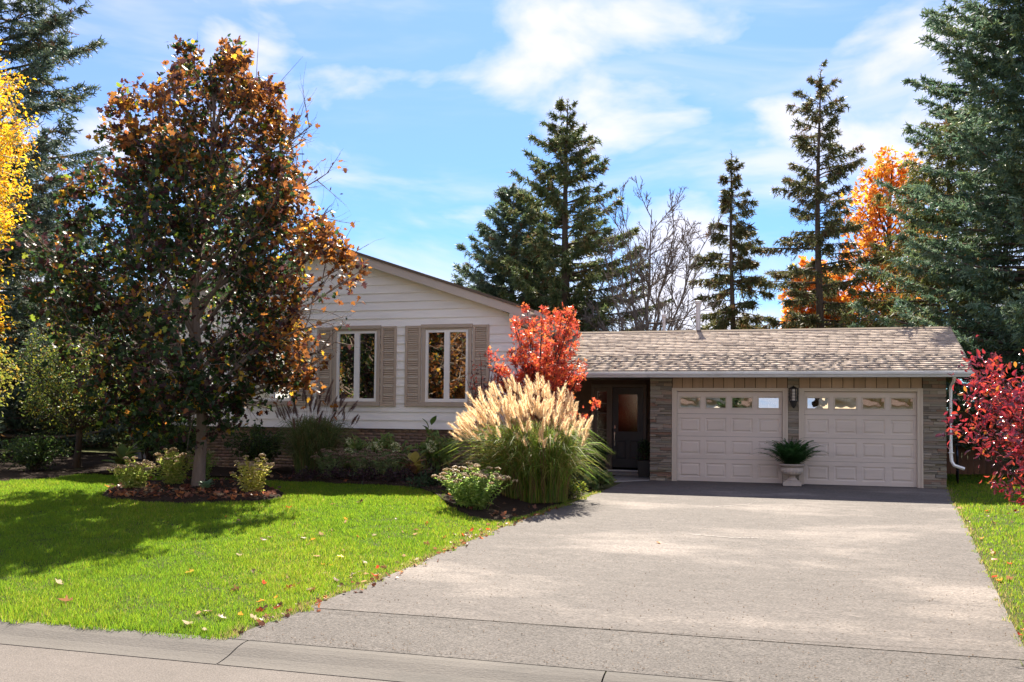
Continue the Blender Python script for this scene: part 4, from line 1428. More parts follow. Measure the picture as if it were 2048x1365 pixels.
GREEN = ((0.11, 0.155, 0.055), (0.145, 0.175, 0.065), (0.08, 0.12, 0.05), (0.19, 0.18, 0.07))  # needle tones raised: the pale veil over far trees is put into the colour
BLUE = ((0.115, 0.185, 0.115), (0.095, 0.155, 0.095), (0.15, 0.22, 0.145), (0.16, 0.205, 0.085))
spruce('spruce_tree', 'tall green spruce with bare lower trunk behind the house', (-7.25, 34), 201, 13.6, 4.1, 3.0, GREEN, whorl=.40, nb=7, power=.72, droop=.12, hang=.6, tip_up=.35, sparse=.12, twig=.085, nn=12, nlen=.14, r0=.26)
spruce('spruce_tree', 'broad grey green spruce overlapping the tall one behind the house', (-9.9, 36), 202, 10.9, 4.4, 2.0, ((0.12, 0.17, 0.105), (0.16, 0.20, 0.13), (0.09, 0.135, 0.075)), whorl=.34, nb=8, power=.78, droop=.10, hang=.45, tip_up=.5, twig=.08, nn=12, nlen=.14)
spruce('spruce_tree', 'slim pointed spruce with hanging twigs behind the garage flue', (-1.05, 36), 203, 11.8, 2.4, 2.0, ((0.13, 0.14, 0.055), (0.18, 0.16, 0.06), (0.10, 0.115, 0.045)), whorl=.40, nb=5, power=.75, droop=.35, hang=.9, tip_up=.1, sparse=.08, twig=.075, nn=12, nlen=.14, brown=.14, r0=.15)
spruce('spruce_tree', 'tall ragged spruce with open trunk in the gap right of the slim one', (2.2, 36.5), 204, 15.0, 3.1, 3.0, ((0.12, 0.13, 0.05), (0.165, 0.145, 0.06), (0.095, 0.11, 0.045)), whorl=.42, nb=5, power=.6, droop=.22, hang=.85, tip_up=.2, sparse=.16, twig=.095, nn=12, nlen=.14, brown=.14, r0=.2,
       gap=lambda z: 1.0 if z > 10.6 else (.75 if z > 9.0 else 1.05))
spruce('norway_spruce', 'weeping yellow green spruce with hanging twigs beside the blue spruce', (6.1, 32.5), 205, 11.9, 4.4, 1.5, ((0.15, 0.175, 0.05), (0.20, 0.20, 0.055), (0.10, 0.135, 0.045), (0.25, 0.21, 0.06)), whorl=.36, nb=7, power=.72, droop=.28, hang=1.15, tip_up=.3, twig=.085, nn=11, nlen=.12, brown=.10, tl=.65)
spruce('blue_spruce', 'huge dense blue spruce towering beside the garage at right', (7.5, 27.8), 206, 20.5, 4.75, .6, BLUE, whorl=.34, nb=9, power=.62, droop=.12, hang=.32, tip_up=.4, twig=.075, nn=11, nlen=.115, brown=.015, tl=.55, nwid=.15)
spruce('blue_spruce', 'tall blue green spruce behind the golden birch at left', (-22.6, 22.0), 207, 19.0, 5.0, .6, ((0.075, 0.115, 0.085), (0.10, 0.135, 0.10), (0.06, 0.09, 0.06), (0.12, 0.15, 0.085)), whorl=.42, nb=7, power=.60, droop=.10, hang=.45, tip_up=.45, twig=.085, nn=11, nlen=.13, brown=.05, sparse=.06, tl=.6)
spruce('spruce_tree', 'dark spruce filling the gap behind the left blue spruce', (-27.5, 27.0), 209, 12.0, 4.6, .4, GREEN, whorl=.40, nb=8, power=.6, droop=.15, hang=.6, tip_up=.3, twig=.10, nn=10, nlen=.14)
spruce('spruce_tree', 'dark spruce in the shade behind the maple, left of the house', (-18.2, 27.5), 208, 10.5, 3.9, .3, GREEN, whorl=.38, nb=7, power=.7, droop=.15, hang=.6, tip_up=.3, twig=.10, nn=9, nlen=.13)

# ================================================================== shrubs, grasses, flowers
def G3(x, y, dz=0.0):
    return (x, y, float(gz(x, y)) + dz)


def shrub(name, label, base, seed, stems, H, R, nleaf, size, shape, cols, weights, bark='bark_dark', group=None, cat='shrub', material='leaf', z0=.25, drop=None, hvar=.28, tight=1.0, arch=.3, center=(0, 0), colf=None, ybias=1.0, tips=None):
    """many stemmed shrub: stems fan out from the ground, side shoots carry leaves"""
    b = G3(*base)
    rt = tag(empty(name, b), label, cat, group)
    r = np.random.default_rng(seed)
    wd = NB(); AP = []; AD = []
    for i in range(stems):
        a = i * 2.39996 + r.normal(0, .3)
        rad = R * math.sqrt((i + .5) / stems) * r.uniform(.8, 1.1)
        h = H * r.uniform(1 - hvar, 1.0) * (1 - .30 * (rad / R) ** 2)
        e = np.array([center[0] + math.cos(a) * rad, (center[1] + math.sin(a) * rad) * ybias, h])
        s0 = np.array([r.normal(0, .06), r.normal(0, .06), 0])
        P = bez(s0, s0 + (e - s0) * np.array([arch, arch, .65]), e, 8)
        V, F = tube_arr(P, np.linspace(.006 + .008 * H, .003, 8), 5); wd.add(V, F)
        ns = 9
        for k in range(ns):
            u = z0 + (1 - z0) * (k + r.random()) / ns
            f = u * 7; j = min(int(f), 6); q = P[j] * (1 - f + j) + P[j + 1] * (f - j)
            d = unit(unit(e - s0) * .5 + r.normal(0, .6, 3) + np.array([0, 0, .2]))
            l = (.10 + .16 * R) * r.uniform(.5, 1.4) * (1.2 - .5 * u)
            e2 = q + d * l
            V, F = tube_arr(np.array([q, (q + e2) / 2 + r.normal(0, .01, 3), e2]), [.004, .003, .0015], 3); wd.add(V, F)
            for w in (.35, .6, .8, 1.0):
                AP.append(q * (1 - w) + e2 * w); AD.append(d)
    wd.build('stems', bark, rt)
    AP = np.array(AP); AD = np.array(AD)
    idx = r.integers(0, len(AP), nleaf)
    P = AP[idx] + r.normal(0, (.035 + .02 * R) * tight, (nleaf, 3)); D = AD[idx]
    P[:, 2] = np.maximum(P[:, 2], .04)
    if drop is not None:
        k = drop(P, r); P, D = P[k], D[k]
    C = colf(P, r) if colf else palette(r, len(P), cols, weights, .22)
    V, F, C = leaf_cloud(P, D, size, shape, C, r, .9, .2)
    nb = NB(); nb.add(V, F, C); nb.build('foliage', material, rt)
    return rt


# red japanese maple at the house corner
RED = [(0.58, 0.105, 0.05), (0.44, 0.06, 0.04), (0.66, 0.20, 0.05), (0.15, 0.022, 0.03), (0.08, 0.018, 0.03)]
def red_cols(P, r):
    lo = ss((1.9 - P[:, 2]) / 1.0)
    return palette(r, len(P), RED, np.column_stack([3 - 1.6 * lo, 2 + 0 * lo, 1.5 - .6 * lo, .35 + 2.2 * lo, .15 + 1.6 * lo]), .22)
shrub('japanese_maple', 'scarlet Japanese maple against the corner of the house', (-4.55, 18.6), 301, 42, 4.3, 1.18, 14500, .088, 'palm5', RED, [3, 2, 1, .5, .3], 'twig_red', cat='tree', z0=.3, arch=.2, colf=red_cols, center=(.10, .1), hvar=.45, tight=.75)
def sparse_red(P, r):
    return r.random(len(P)) < np.where(P[:, 2] > 1.35, .35, .9)
shrub('japanese_maple', 'thin purple and red maple shoots below the right window', (-5.75, 18.75), 302, 17, 2.85, .60, 2100, .085, 'palm5', RED, [2.2, 1, .5, 3, 3], 'twig_red', cat='shrub', z0=.3, arch=.2, drop=sparse_red,
      colf=lambda P, r: palette(r, len(P), RED, np.column_stack([np.where((P[:, 0] < -.1) | (P[:, 2] > 2.2), 4, .25), np.where(P[:, 0] < -.1, 2, .3), np.full(len(P), .4), np.full(len(P), 1.6), np.full(len(P), 2.4)]), .2))
# purple leaf plum at the right edge
PL = [(0.40, 0.035, 0.045), (0.25, 0.022, 0.04), (0.54, 0.07, 0.04), (0.10, 0.016, 0.035), (0.55, 0.20, 0.03)]
shrub('purple_plum', 'glossy crimson leaved plum bush crowding the right edge', (3.42, 9.4), 303, 100, 2.85, 1.70, 26000, .066, 'ovate', PL, [3.4, 3, 2, 3, .6], 'twig_red', cat='shrub', material='leaf_gloss', z0=.06, arch=.55)

# small yellow maple whose lowest branch reaches into the picture
simple_tree('yellow_maple', 'yellow leaf spray entering above the crimson plum', (4.0, 8.6), 19, 3.2, 1.2, [(1.8, .7), (2.3, 1.05), (2.8, .8), (3.2, .3)], .035, (16, 5, 4), 'bark_grey', 2, .11, 'maple', [(0.62, 0.42, 0.03), (0.50, 0.42, 0.05)], [2, 1])


# ornamental grass: arching blades, plumes on stiff stems
def plume_mesh(seed, col, L=.36):
    r = np.random.default_rng(seed)
    n = 300
    t_ = r.uniform(0, 1, n) ** .8
    base = np.column_stack([.05 * t_ ** 2, np.zeros(n), t_ * L * .80])
    a = r.uniform(0, 2 * math.pi, n)
    spr = (.34 + .30 * (1 - t_)) * r.uniform(.3, 1.5, n)
    d = np.column_stack([np.cos(a) * spr + .22, np.sin(a) * spr, np.full(n, 1.0)])
    ln = (.105 * (1.2 - .65 * t_) * r.uniform(.4, 1.4, n))[:, None]
    side = unit(np.cross(d, r.normal(size=(n, 3))))
    w = .0027
    V = np.stack([base - side * w, base + side * w, base + unit(d) * ln], 1).reshape(-1, 3)
    C = np.repeat(np.array(col) * r.uniform(.75, 1.25, (n, 1)), 3, 0)
    F = np.arange(3 * n).reshape(-1, 3)
    P = np.array([(0, 0, -.02), (.012, 0, L * .4), (.05, 0, L * .8)])
    sv, sf = tube_arr(P, [.003, .003, .001], 3)
    V = np.concatenate([V, sv]); C = np.concatenate([C, np.broadcast_to(np.array(col) * .6, (len(sv), 3))])
    F = np.concatenate([F, tri_of(sf) + 3 * n])
    return np_mesh('plume', V, F, 'plume', C)


def ornamental_grass(label, base, seed, H, spread, nblade, nplume, pcol, bcols, bw, lean=(0, 0), br=.38, plume_h=(.95, 1.3), scale=1.0, elong=(1, 1), arch=.45, pspread=.95, pdrop=.34):
    b = G3(*base)
    rt = tag(empty('ornamental_grass', b), label, 'grass clump')
    r = np.random.default_rng(seed)
    n = nblade; m = 7
    a = r.uniform(0, 2 * math.pi, n)
    rb = br * np.sqrt(r.random(n))
    ab = r.uniform(0, 2 * math.pi, n)
    P0 = np.column_stack([np.cos(ab) * rb * elong[0], np.sin(ab) * rb * elong[1], np.zeros(n)])
    o = np.column_stack([np.cos(a) * elong[0], np.sin(a) * elong[1], np.zeros(n)])
    h = H * r.uniform(.55, 1.08, n)
    out = spread * r.uniform(.15, 1.0, n) ** 1.0
    t_ = np.linspace(0, 1, m)
    # rises, arches over and droops at the tip
    zz = h[:, None] * (1.55 * t_ - .55 * t_ ** 3.2)[None] - (out * arch)[:, None] * (t_ ** 3)[None]
    rr_ = out[:, None] * (t_ ** 1.9)[None]
    C_ = P0[:, None, :] + o[:, None, :] * rr_[..., None] + np.array([lean[0], lean[1], 0])[None, None] * (t_ ** 2)[None, :, None] + np.array([0, 0, 1.])[None, None] * np.maximum(zz, .02)[..., None]
    C_ += r.normal(0, .01, C_.shape)
    sd = unit(np.cross(o, np.array([0, 0, 1.])) + r.normal(0, .5, (n, 3)))
    w = (.0052 * scale) * r.uniform(.7, 1.3, n)[:, None] * np.array([.8, 1, 1, .95, .8, .55, .1])[None]
    V = np.stack([C_ - sd[:, None] * w[..., None], C_ + sd[:, None] * w[..., None]], 2)   # n,m,2,3
    V = V.reshape(-1, 3)
    i = np.arange(m - 1)
    f = np.stack([2 * i, 2 * i + 1, 2 * i + 3, 2 * i + 2], 1)
    F = (np.arange(n) * 2 * m)[:, None, None] + f[None]
    cc = palette(r, n, bcols, bw, .22)
    o_ = NB(); o_.add(V, F.reshape(-1, 4), np.repeat(cc, 2 * m, 0)); o_.build('blades', 'grass_blade', rt)
    vs = [plume_mesh(seed * 10 + k, pcol) for k in range(5)]
    st = NB()
    for k in range(nplume):
        aa = r.uniform(0, 2 * math.pi); q = math.sqrt(r.random())
        hh = H * r.uniform(*plume_h) * (1 - pdrop * q ** 2.5)
        tip = np.array([math.cos(aa) * spread * pspread * q * elong[0] + lean[0] * 1.6, math.sin(aa) * spread * pspread * q * elong[1] + lean[1] * 1.6, hh])
        p0 = np.array([math.cos(aa) * br * q, math.sin(aa) * br * q, 0])
        P = bez(p0, p0 * .6 + tip * np.array([.35, .35, .6]), tip, 6)
        V, F = tube_arr(P, np.linspace(.0035, .002, 6), 3); st.add(V, F)
        dv = Vector(tip - P[-2]).normalized() + Vector((lean[0] * .8 + r.normal(0, .14), lean[1] * .8 + r.normal(0, .14), 0))
        s_ = r.uniform(.5, 1.15)
        link('plume', vs[int(r.integers(0, 5))], rt, tuple(tip - np.array([0, 0, .02])), dv.to_track_quat('Z', 'Y').to_euler(), (s_, s_, s_))
    st.build('flower_stems', 'fence_wood', rt)
    return rt


GB = [(0.15, 0.235, 0.035), (0.20, 0.265, 0.04), (0.10, 0.17, 0.03), (0.28, 0.25, 0.07), (0.34, 0.24, 0.09)]
ornamental_grass('big backlit ornamental grass with cream plumes beside the driveway', (-4.15, 16.75), 41, 1.55, 1.28, 5600, 330, (0.85, 0.68, 0.45), GB, [4, 3, 2.4, 2.2, 1.0], lean=(-.13, -.02), br=.62, plume_h=(1.0, 1.40), scale=1.3)
ornamental_grass('shaded ornamental grass with dark maroon plumes under the house windows', (-9.85, 18.7), 42, 1.40, .95, 2600, 60, (0.22, 0.14, 0.12), [(0.12, 0.17, 0.055), (0.16, 0.19, 0.07), (0.24, 0.20, 0.09)], [3, 2, 1], lean=(.05, 0), br=.40, plume_h=(1.1, 1.42), scale=1.3)


# stonecrop: fleshy leaves on upright stems with flat flower heads
def head_mesh(seed, col):
    r = np.random.default_rng(seed)
    nb = NB()
    for k in range(26):
        a = r.uniform(0, 6.28); q = math.sqrt(r.random()) * .055
        c = np.array([math.cos(a) * q, math.sin(a) * q, .018 * (1 - (q / .055) ** 2) + r.normal(0, .003)])
        s = r.uniform(.007, .012)
        v = np.array([(0, 0, s), (s, 0, 0), (0, s, 0), (-s, 0, 0), (0, -s, 0), (0, 0, -.03)]) + c
        nb.add(v, np.array([(0, 1, 2), (0, 2, 3), (0, 3, 4), (0, 4, 1), (5, 2, 1), (5, 3, 2), (5, 4, 3), (5, 1, 4)]), np.array(col) * r.uniform(.7, 1.3))
    return np_mesh('flower_head', np.concatenate(nb.V), np.concatenate(nb.F), 'leaf', np.concatenate(nb.C))


HEADS = {}
def stonecrop(label, base, seed, H, R, nst, lcols, lw, hcol, group=None, elong=(1, 1)):
    b = G3(*base, .03)
    rt = tag(empty('stonecrop', b), label, 'plant', group)
    r = np.random.default_rng(seed)
    if hcol not in HEADS: HEADS[hcol] = [head_mesh(900 + k, hcol) for k in range(3)]
    wd = NB(); AP = []; AD = []
    for i in range(nst):
        a = i * 2.39996; q = math.sqrt((i + .5) / nst) * r.uniform(.85, 1.1)
        h = H * r.uniform(.80, 1.08) * (1 - .28 * q * q)
        e = np.array([math.cos(a) * R * q * elong[0], math.sin(a) * R * q * elong[1], h])
        s0 = e * np.array([.35, .35, 0])
        P = bez(s0, s0 * .6 + e * np.array([.3, .3, .6]), e, 6)
        V, F = tube_arr(P, np.linspace(.006, .0035, 6), 4); wd.add(V, F, np.array(lcols[0]) * .9)
        for u in np.linspace(.12, .92, 11):
            f = u * 5; j = min(int(f), 4); p = P[j] * (1 - f + j) + P[j + 1] * (f - j)
            th = r.uniform(0, 6.28)
            for sg in (0, math.pi, math.pi / 2):
                AP.append(p); AD.append((math.cos(th + sg), math.sin(th + sg), .45))
        hm = HEADS[hcol][i % 3]
        sc = r.uniform(.8, 1.35)
        link('flower_head', hm, rt, tuple(e + np.array([0, 0, .005])), (r.normal(0, .15), r.normal(0, .15), r.uniform(0, 6)), (sc, sc, sc))
    wd.F = [tri_of(f) for f in wd.F]
    AP = np.array(AP); AD = np.array(AD)
    V, F, C = leaf_cloud(AP, AD, .075, 'ovate', palette(r, len(AP), lcols, lw, .2), r, .35, .05)
    wd.add(V, F, C)
    wd.build('foliage', 'leaf', rt)
    return rt


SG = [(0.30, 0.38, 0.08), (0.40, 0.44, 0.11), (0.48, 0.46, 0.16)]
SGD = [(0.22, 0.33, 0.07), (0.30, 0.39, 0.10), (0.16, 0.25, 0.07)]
TAN = (0.50, 0.40, 0.26)
stonecrop('leftmost sunlit stonecrop in the maple bed', (-11.55, 14.75), 51, .58, .46, 34, SG, [2, 2, 1], TAN)
stonecrop('taller sunlit stonecrop close left of the maple trunk', (-11.30, 15.6), 52, .74, .40, 26, SG, [2, 2, 1], TAN)
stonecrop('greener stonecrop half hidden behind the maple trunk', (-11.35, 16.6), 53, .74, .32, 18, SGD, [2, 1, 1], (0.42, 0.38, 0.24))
stonecrop('yellowing stonecrop alone right of the maple trunk', (-8.98, 14.75), 54, .70, .38, 22, [(0.44, 0.43, 0.08), (0.52, 0.48, 0.12), (0.55, 0.45, 0.22)], [2, 2, 1], TAN)
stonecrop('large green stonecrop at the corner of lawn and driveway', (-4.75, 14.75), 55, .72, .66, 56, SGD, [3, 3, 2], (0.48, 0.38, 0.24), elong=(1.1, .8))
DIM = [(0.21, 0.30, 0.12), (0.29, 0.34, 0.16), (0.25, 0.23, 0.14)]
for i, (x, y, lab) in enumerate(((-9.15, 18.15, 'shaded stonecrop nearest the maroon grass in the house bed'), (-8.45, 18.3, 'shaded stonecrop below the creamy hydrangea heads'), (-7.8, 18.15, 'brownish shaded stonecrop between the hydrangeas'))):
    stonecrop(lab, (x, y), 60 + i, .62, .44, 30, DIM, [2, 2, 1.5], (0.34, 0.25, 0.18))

# hydrangeas: broad leaves, creamy flower heads
def hyd_head(seed):
    r = np.random.default_rng(seed)
    n = 120
    d = unit(r.normal(size=(n, 3))) * np.array([.085, .085, .095])
    d[:, 2] = d[:, 2] + .03
    V, F, C = leaf_cloud(d, d, .036, 'simple', np.array([0.60, 0.62, 0.36]) * r.uniform(.75, 1.2, (n, 1)), r, .8, 0)
    return np_mesh('flower_head', V, F, 'petal', C)


HYD = [hyd_head(k) for k in (1, 2)]
def hydrangea(label, base, seed, H, R, heads):
    rt = shrub('hydrangea', label, base, seed, 14, H, R, 620, .15, 'ovate', [(0.18, 0.27, 0.08), (0.25, 0.32, 0.10), (0.32, 0.27, 0.11)], [3, 2, .7], cat='shrub')
    for k, (dx, dy, z, s) in enumerate(heads):
        link('flower_head', HYD[k % 2], rt, (dx, dy, z), (0, .1, k), (s, s, s))
    return rt


hydrangea('hydrangea with two pale heads nearest the maroon grass', (-8.9, 18.95), 71, .85, .42, [(-.05, -.3, .80, .75), (.0, -.42, .55, .9)])
hydrangea('hydrangea with two creamy heads in the middle of the house bed', (-8.15, 19.1), 72, .95, .45, [(-.12, -.35, .72, 1.1), (.30, -.38, .66, 1.05), (-.45, -.2, .70, .8)])
hydrangea('hydrangea with one big creamy head beside the bright grass', (-7.0, 19.2), 73, 1.1, .45, [(-.02, -.4, .70, 1.2)])

# hostas and other broad leaves: each leaf a part
def big_leaf(name, cols, seed, L, W, material='leaf'):
    r = np.random.default_rng(seed)
    u = np.linspace(0, 1, 7)
    wd = np.array([.08, .62, .95, 1, .82, .48, .03]) * W / 2
    z = .10 * L * np.sin(u * 2.6) - .12 * L * u ** 2
    V = []
    for k in range(7):
        for s in (-1, 0, 1):
            V.append((s * wd[k], u[k] * L, z[k] + (abs(s) * .10 * W)))
    F = []
    for k in range(6):
        for s in (0, 1):
            a = k * 3 + s
            F.append((a, a + 1, a + 4, a + 3))
    C = np.broadcast_to(np.array(cols), (21, 3)) * r.uniform(.85, 1.15, (21, 1))
    return np_mesh(name, np.array(V), np.array(F), material, C, smooth=True)


def hosta(label, base, seed, n, L, cols, tilt=(.3, 1.1), cat='plant', rise=.12):
    rt = tag(empty('hosta', G3(*base, .04)), label, cat)
    r = np.random.default_rng(seed)
    ms = [big_leaf('leaf', c, seed + k, L, L * .62) for k, c in enumerate(cols)]
    for i in range(n):
        a = i * 2.39996 + r.normal(0, .2)
        tl = r.uniform(*tilt)
        s = r.uniform(.7, 1.15)
        link('leaf', ms[i % len(ms)], rt, (math.cos(a + 1.57) * .05, math.sin(a + 1.57) * .05, rise * r.uniform(.4, 1.6)), (tl, 0, a), (s, s, s))
    return rt


hosta('hosta with big dark green leaves left of the stonecrops', (-14.4, 18.0), 81, 20, .42, [(0.10, 0.17, 0.03), (0.13, 0.19, 0.035), (0.16, 0.17, 0.045)], rise=.28)
hosta('hosta catching light at the lawn edge behind the leftmost stonecrop', (-13.0, 16.6), 82, 12, .32, [(0.20, 0.26, 0.04), (0.24, 0.27, 0.05)], rise=.1)
hosta('wilting hosta with yellow and brown leaves in the house bed', (-7.3, 18.5), 83, 22, .34, [(0.46, 0.40, 0.10), (0.30, 0.17, 0.10), (0.24, 0.25, 0.07), (0.36, 0.21, 0.13)], rise=.22)
hosta('small blue green plant at the foot of the maple', (-10.05, 14.85), 84, 26, .13, [(0.16, 0.26, 0.15), (0.19, 0.30, 0.17)], tilt=(.2, .9), rise=.10)
hosta('tall broad leaved plant against the foundation', (-7.35, 19.6), 85, 14, .24, [(0.11, 0.19, 0.04), (0.09, 0.16, 0.035)], tilt=(.5, 1.3), rise=.75)

# low dark edging plants along the front of the bed, ivy at the grass
for i, (x, y) in enumerate(((-9.4, 17.6), (-8.7, 17.65), (-8.0, 17.6), (-7.3, 17.6))):
    lab = ['dark purple edging plant below the maroon grass', 'dark purple edging plant, second along the bed edge', 'dark purple edging plant, third along the bed edge', 'dark purple edging plant below the wilting hosta'][i]
    shrub('coral_bells', lab, (x, y), 90 + i, 14, .20, .36, 420, .075, 'ovate', [(0.045, 0.022, 0.03), (0.06, 0.03, 0.03), (0.05, 0.06, 0.03)], [3, 2, 1], group='dark edging plants', cat='plant', z0=.3)
shrub('ivy', 'dark ivy mat at the lawn corner of the house bed', (-6.4, 17.2), 96, 16, .16, .50, 700, .07, 'ovate', [(0.035, 0.075, 0.03), (0.05, 0.09, 0.035)], [1, 1], cat='plant', z0=.3)
shrub('ivy', 'sunlit yellow green creeper between bright grass and driveway', (-3.62, 17.3), 97, 18, .34, .40, 1100, .055, 'ovate', [(0.18, 0.24, 0.03), (0.28, 0.28, 0.04), (0.10, 0.16, 0.03)], [2, 1.4, 1], cat='plant', z0=.2, ybias=1.0)
shrub('daylily', 'low grassy tuft spilling onto the porch edge', (-3.45, 19.6), 98, 12, .32, .34, 300, .16, 'simple', [(0.11, 0.18, 0.05), (0.20, 0.22, 0.09)], [2, 1], cat='plant')
shrub('boxwood', 'dark rounded bush left of the entry door', (-3.95, 22.6), 99, 26, .95, .36, 2600, .045, 'ovate', [(0.035, 0.065, 0.025), (0.05, 0.085, 0.03)], [1, 1], cat='shrub', z0=.1)

# shaded shrubs and small trees left of the house
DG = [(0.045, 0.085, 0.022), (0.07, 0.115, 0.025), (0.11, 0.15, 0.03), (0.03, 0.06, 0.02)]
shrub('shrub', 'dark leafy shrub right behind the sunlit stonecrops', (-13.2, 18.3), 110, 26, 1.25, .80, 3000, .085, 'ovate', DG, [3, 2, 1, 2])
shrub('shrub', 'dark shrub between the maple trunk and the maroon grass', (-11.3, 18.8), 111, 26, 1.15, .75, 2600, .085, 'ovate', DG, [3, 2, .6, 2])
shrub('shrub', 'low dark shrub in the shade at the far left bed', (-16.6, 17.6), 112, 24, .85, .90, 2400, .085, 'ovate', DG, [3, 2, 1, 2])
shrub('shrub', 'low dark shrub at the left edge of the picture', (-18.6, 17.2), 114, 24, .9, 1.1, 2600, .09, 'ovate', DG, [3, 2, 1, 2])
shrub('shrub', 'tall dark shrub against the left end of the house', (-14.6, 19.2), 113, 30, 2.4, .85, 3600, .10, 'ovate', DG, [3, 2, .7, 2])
AG = [(0.10, 0.15, 0.028), (0.19, 0.21, 0.03), (0.33, 0.30, 0.04), (0.055, 0.09, 0.022), (0.36, 0.22, 0.04)]
simple_tree('crab_apple', 'small crab apple with yellowing leaves and short trunk left of the house', (-16.6, 19.0), 120, 3.5, .95, [(1.3, .9), (1.9, 1.6), (2.5, 1.6), (3.1, 1.1), (3.5, .4)], .085, (26, 6, 5), 'bark_dark', 3, .075, 'ovate', AG, [3, 2, 1, 3, .4])
simple_tree('crab_apple', 'thin sunlit sapling at the far left edge', (-16.4, 15.7), 121, 3.7, 1.4, [(1.6, .5), (2.3, .95), (3.0, .9), (3.7, .25)], .03, (14, 5, 4), 'bark_dark', 2, .075, 'ovate', [(0.20, 0.24, 0.04), (0.34, 0.32, 0.05), (0.40, 0.27, 0.05)], [2, 2, 1])
simple_tree('cedar', 'dark broad cedar behind the crab apple', (-21.5, 24.5), 122, 5.2, .5, [(.6, 1.8), (2, 2.4), (3.5, 2.1), (4.6, 1.2), (5.2, .3)], .14, (44, 6, 5), 'bark_dark', 3, .13, 'simple', [(0.030, 0.055, 0.020), (0.045, 0.07, 0.025)], [1, 1], jit=.12)
simple_tree('cedar', 'dark narrow cedar beyond the left shrubs', (-17.6, 25.6), 123, 5.6, .4, [(.5, 1.8), (2, 2.3), (3.8, 1.9), (5, .9), (5.6, .2)], .14, (44, 6, 5), 'bark_dark', 3, .13, 'simple', [(0.030, 0.055, 0.020), (0.045, 0.07, 0.025)], [1, 1], jit=.12)

# ================================================================== things
# urn with fern between the garage doors
ur = tag(empty('garden_urn', (0.70, 21.55, 0.004)), 'stone pedestal urn standing between the two garage doors', 'urn')
MB().box(-.20, .20, -.20, .20, 0, .09).box(-.165, .165, -.165, .165, .091, .115).build('plinth', 'urn_stone', ur, bevel=.006)
MB().lathe([(.13, .116), (.135, .13), (.10, .16), (.075, .185), (.07, .20), (.085, .21), (.085, .222)], 24).build('stem', 'urn_stone', ur, smooth=True)
MB().lathe([(.09, .223), (.15, .235), (.215, .27), (.245, .32), (.25, .36), (.235, .40), (.225, .415), (.25, .43), (.285, .455), (.30, .475), (.30, .495), (.265, .495), (.25, .46), (.0, .45)], 40, (0, 0), (.235, .40, .018)).build('bowl', 'urn_stone', ur, smooth=False)


def frond_mesh(seed):
    r = np.random.default_rng(seed)
    m = 26; L = .62
    u = np.linspace(0, 1, m)
    y = L * u * (1 - .12 * u); z = L * (.62 * u - .85 * u ** 2.2 * .62)
    nb = NB()
    P = np.column_stack([.01 * np.sin(u * 4), y, z])
    V, F = tube_arr(P, np.linspace(.0035, .001, m), 3); nb.add(V, tri_of(F), (0.06, 0.11, 0.03))
    ll = .085 * np.sin(np.clip(u * 1.15 + .12, 0, 1) * math.pi) ** .6 * (1 - .35 * u) + .008
    for s in (-1, 1):
        for k in range(2, m):
            d = unit(np.array([s * 1.0, .45, -.15 + r.normal(0, .12)]))
            t_ = np.array([0, .011, 0])
            p = P[k]; q = p + d * ll[k]
            nb.add(np.array([p - t_, p + t_, q + t_ * .3, q - t_ * .2]), np.array([(0, 1, 2), (0, 2, 3)]), np.array([0.040, 0.105, 0.028]) * r.uniform(.7, 1.35))
    return np_mesh('frond', np.concatenate(nb.V), np.concatenate(nb.F), 'leaf', np.concatenate(nb.C))


fe = tag(empty('potted_fern', (0.70, 21.55, 0.455)), 'bushy dark green fern growing in the pedestal urn', 'fern')
FR = [frond_mesh(k) for k in range(5)]
rf = random.Random(8)
for i in range(110):
    a = i * 2.39996; q = (i + .5) / 110
    tl = 1.25 - 1.0 * q + rf.uniform(-.15, .15)
    s = rf.uniform(.95, 1.3) * (.95 + .3 * q)
    link('frond', FR[i % 5], fe, (-math.sin(a) * .10 * q, math.cos(a) * .10 * q, 0.0), (tl * .95, rf.uniform(-.3, .3), a), (s, s, s))

# wall lantern on the middle pier
la = tag(empty('wall_lantern', (0.745, 21.80, 1.83)), 'black metal wall lantern on the narrow stone pier', 'lantern')
MB().box(-.045, .045, .0, .06, .05, .30).build('back_plate', 'black_metal', la, bevel=.004)
MB().lathe([(.088, .115), (.082, .12), (.06, .125), (.06, .375), (.0, .376)], 6, (0, -.06)).build('glass', 'lamp_glass', la)
cg = MB()
for k in range(6):
    a = k * math.pi / 3
    cg.tube([(.084 * math.cos(a), -.06 + .084 * math.sin(a), .10), (.084 * math.cos(a), -.06 + .084 * math.sin(a), .385)], .009, 4)
for z in (.17, .24, .31):
    for k in range(6):
        a = k * math.pi / 3; b = (k + 1) * math.pi / 3
        cg.tube([(.084 * math.cos(a), -.06 + .084 * math.sin(a), z), (.084 * math.cos(b), -.06 + .084 * math.sin(b), z)], .006, 4)
cage = cg.build('cage', 'black_metal', la)
MB().lathe([(.105, .383), (.10, .395), (.05, .43), (.02, .445), (.012, .46)], 6, (0, -.06)).build('cap', 'black_metal', la)
MB().lathe([(.006, -.065), (.03, -.045), (.055, .0), (.075, .07), (.092, .10), (.09, .114)], 6, (0, -.06)).build('tail', 'black_metal', la)

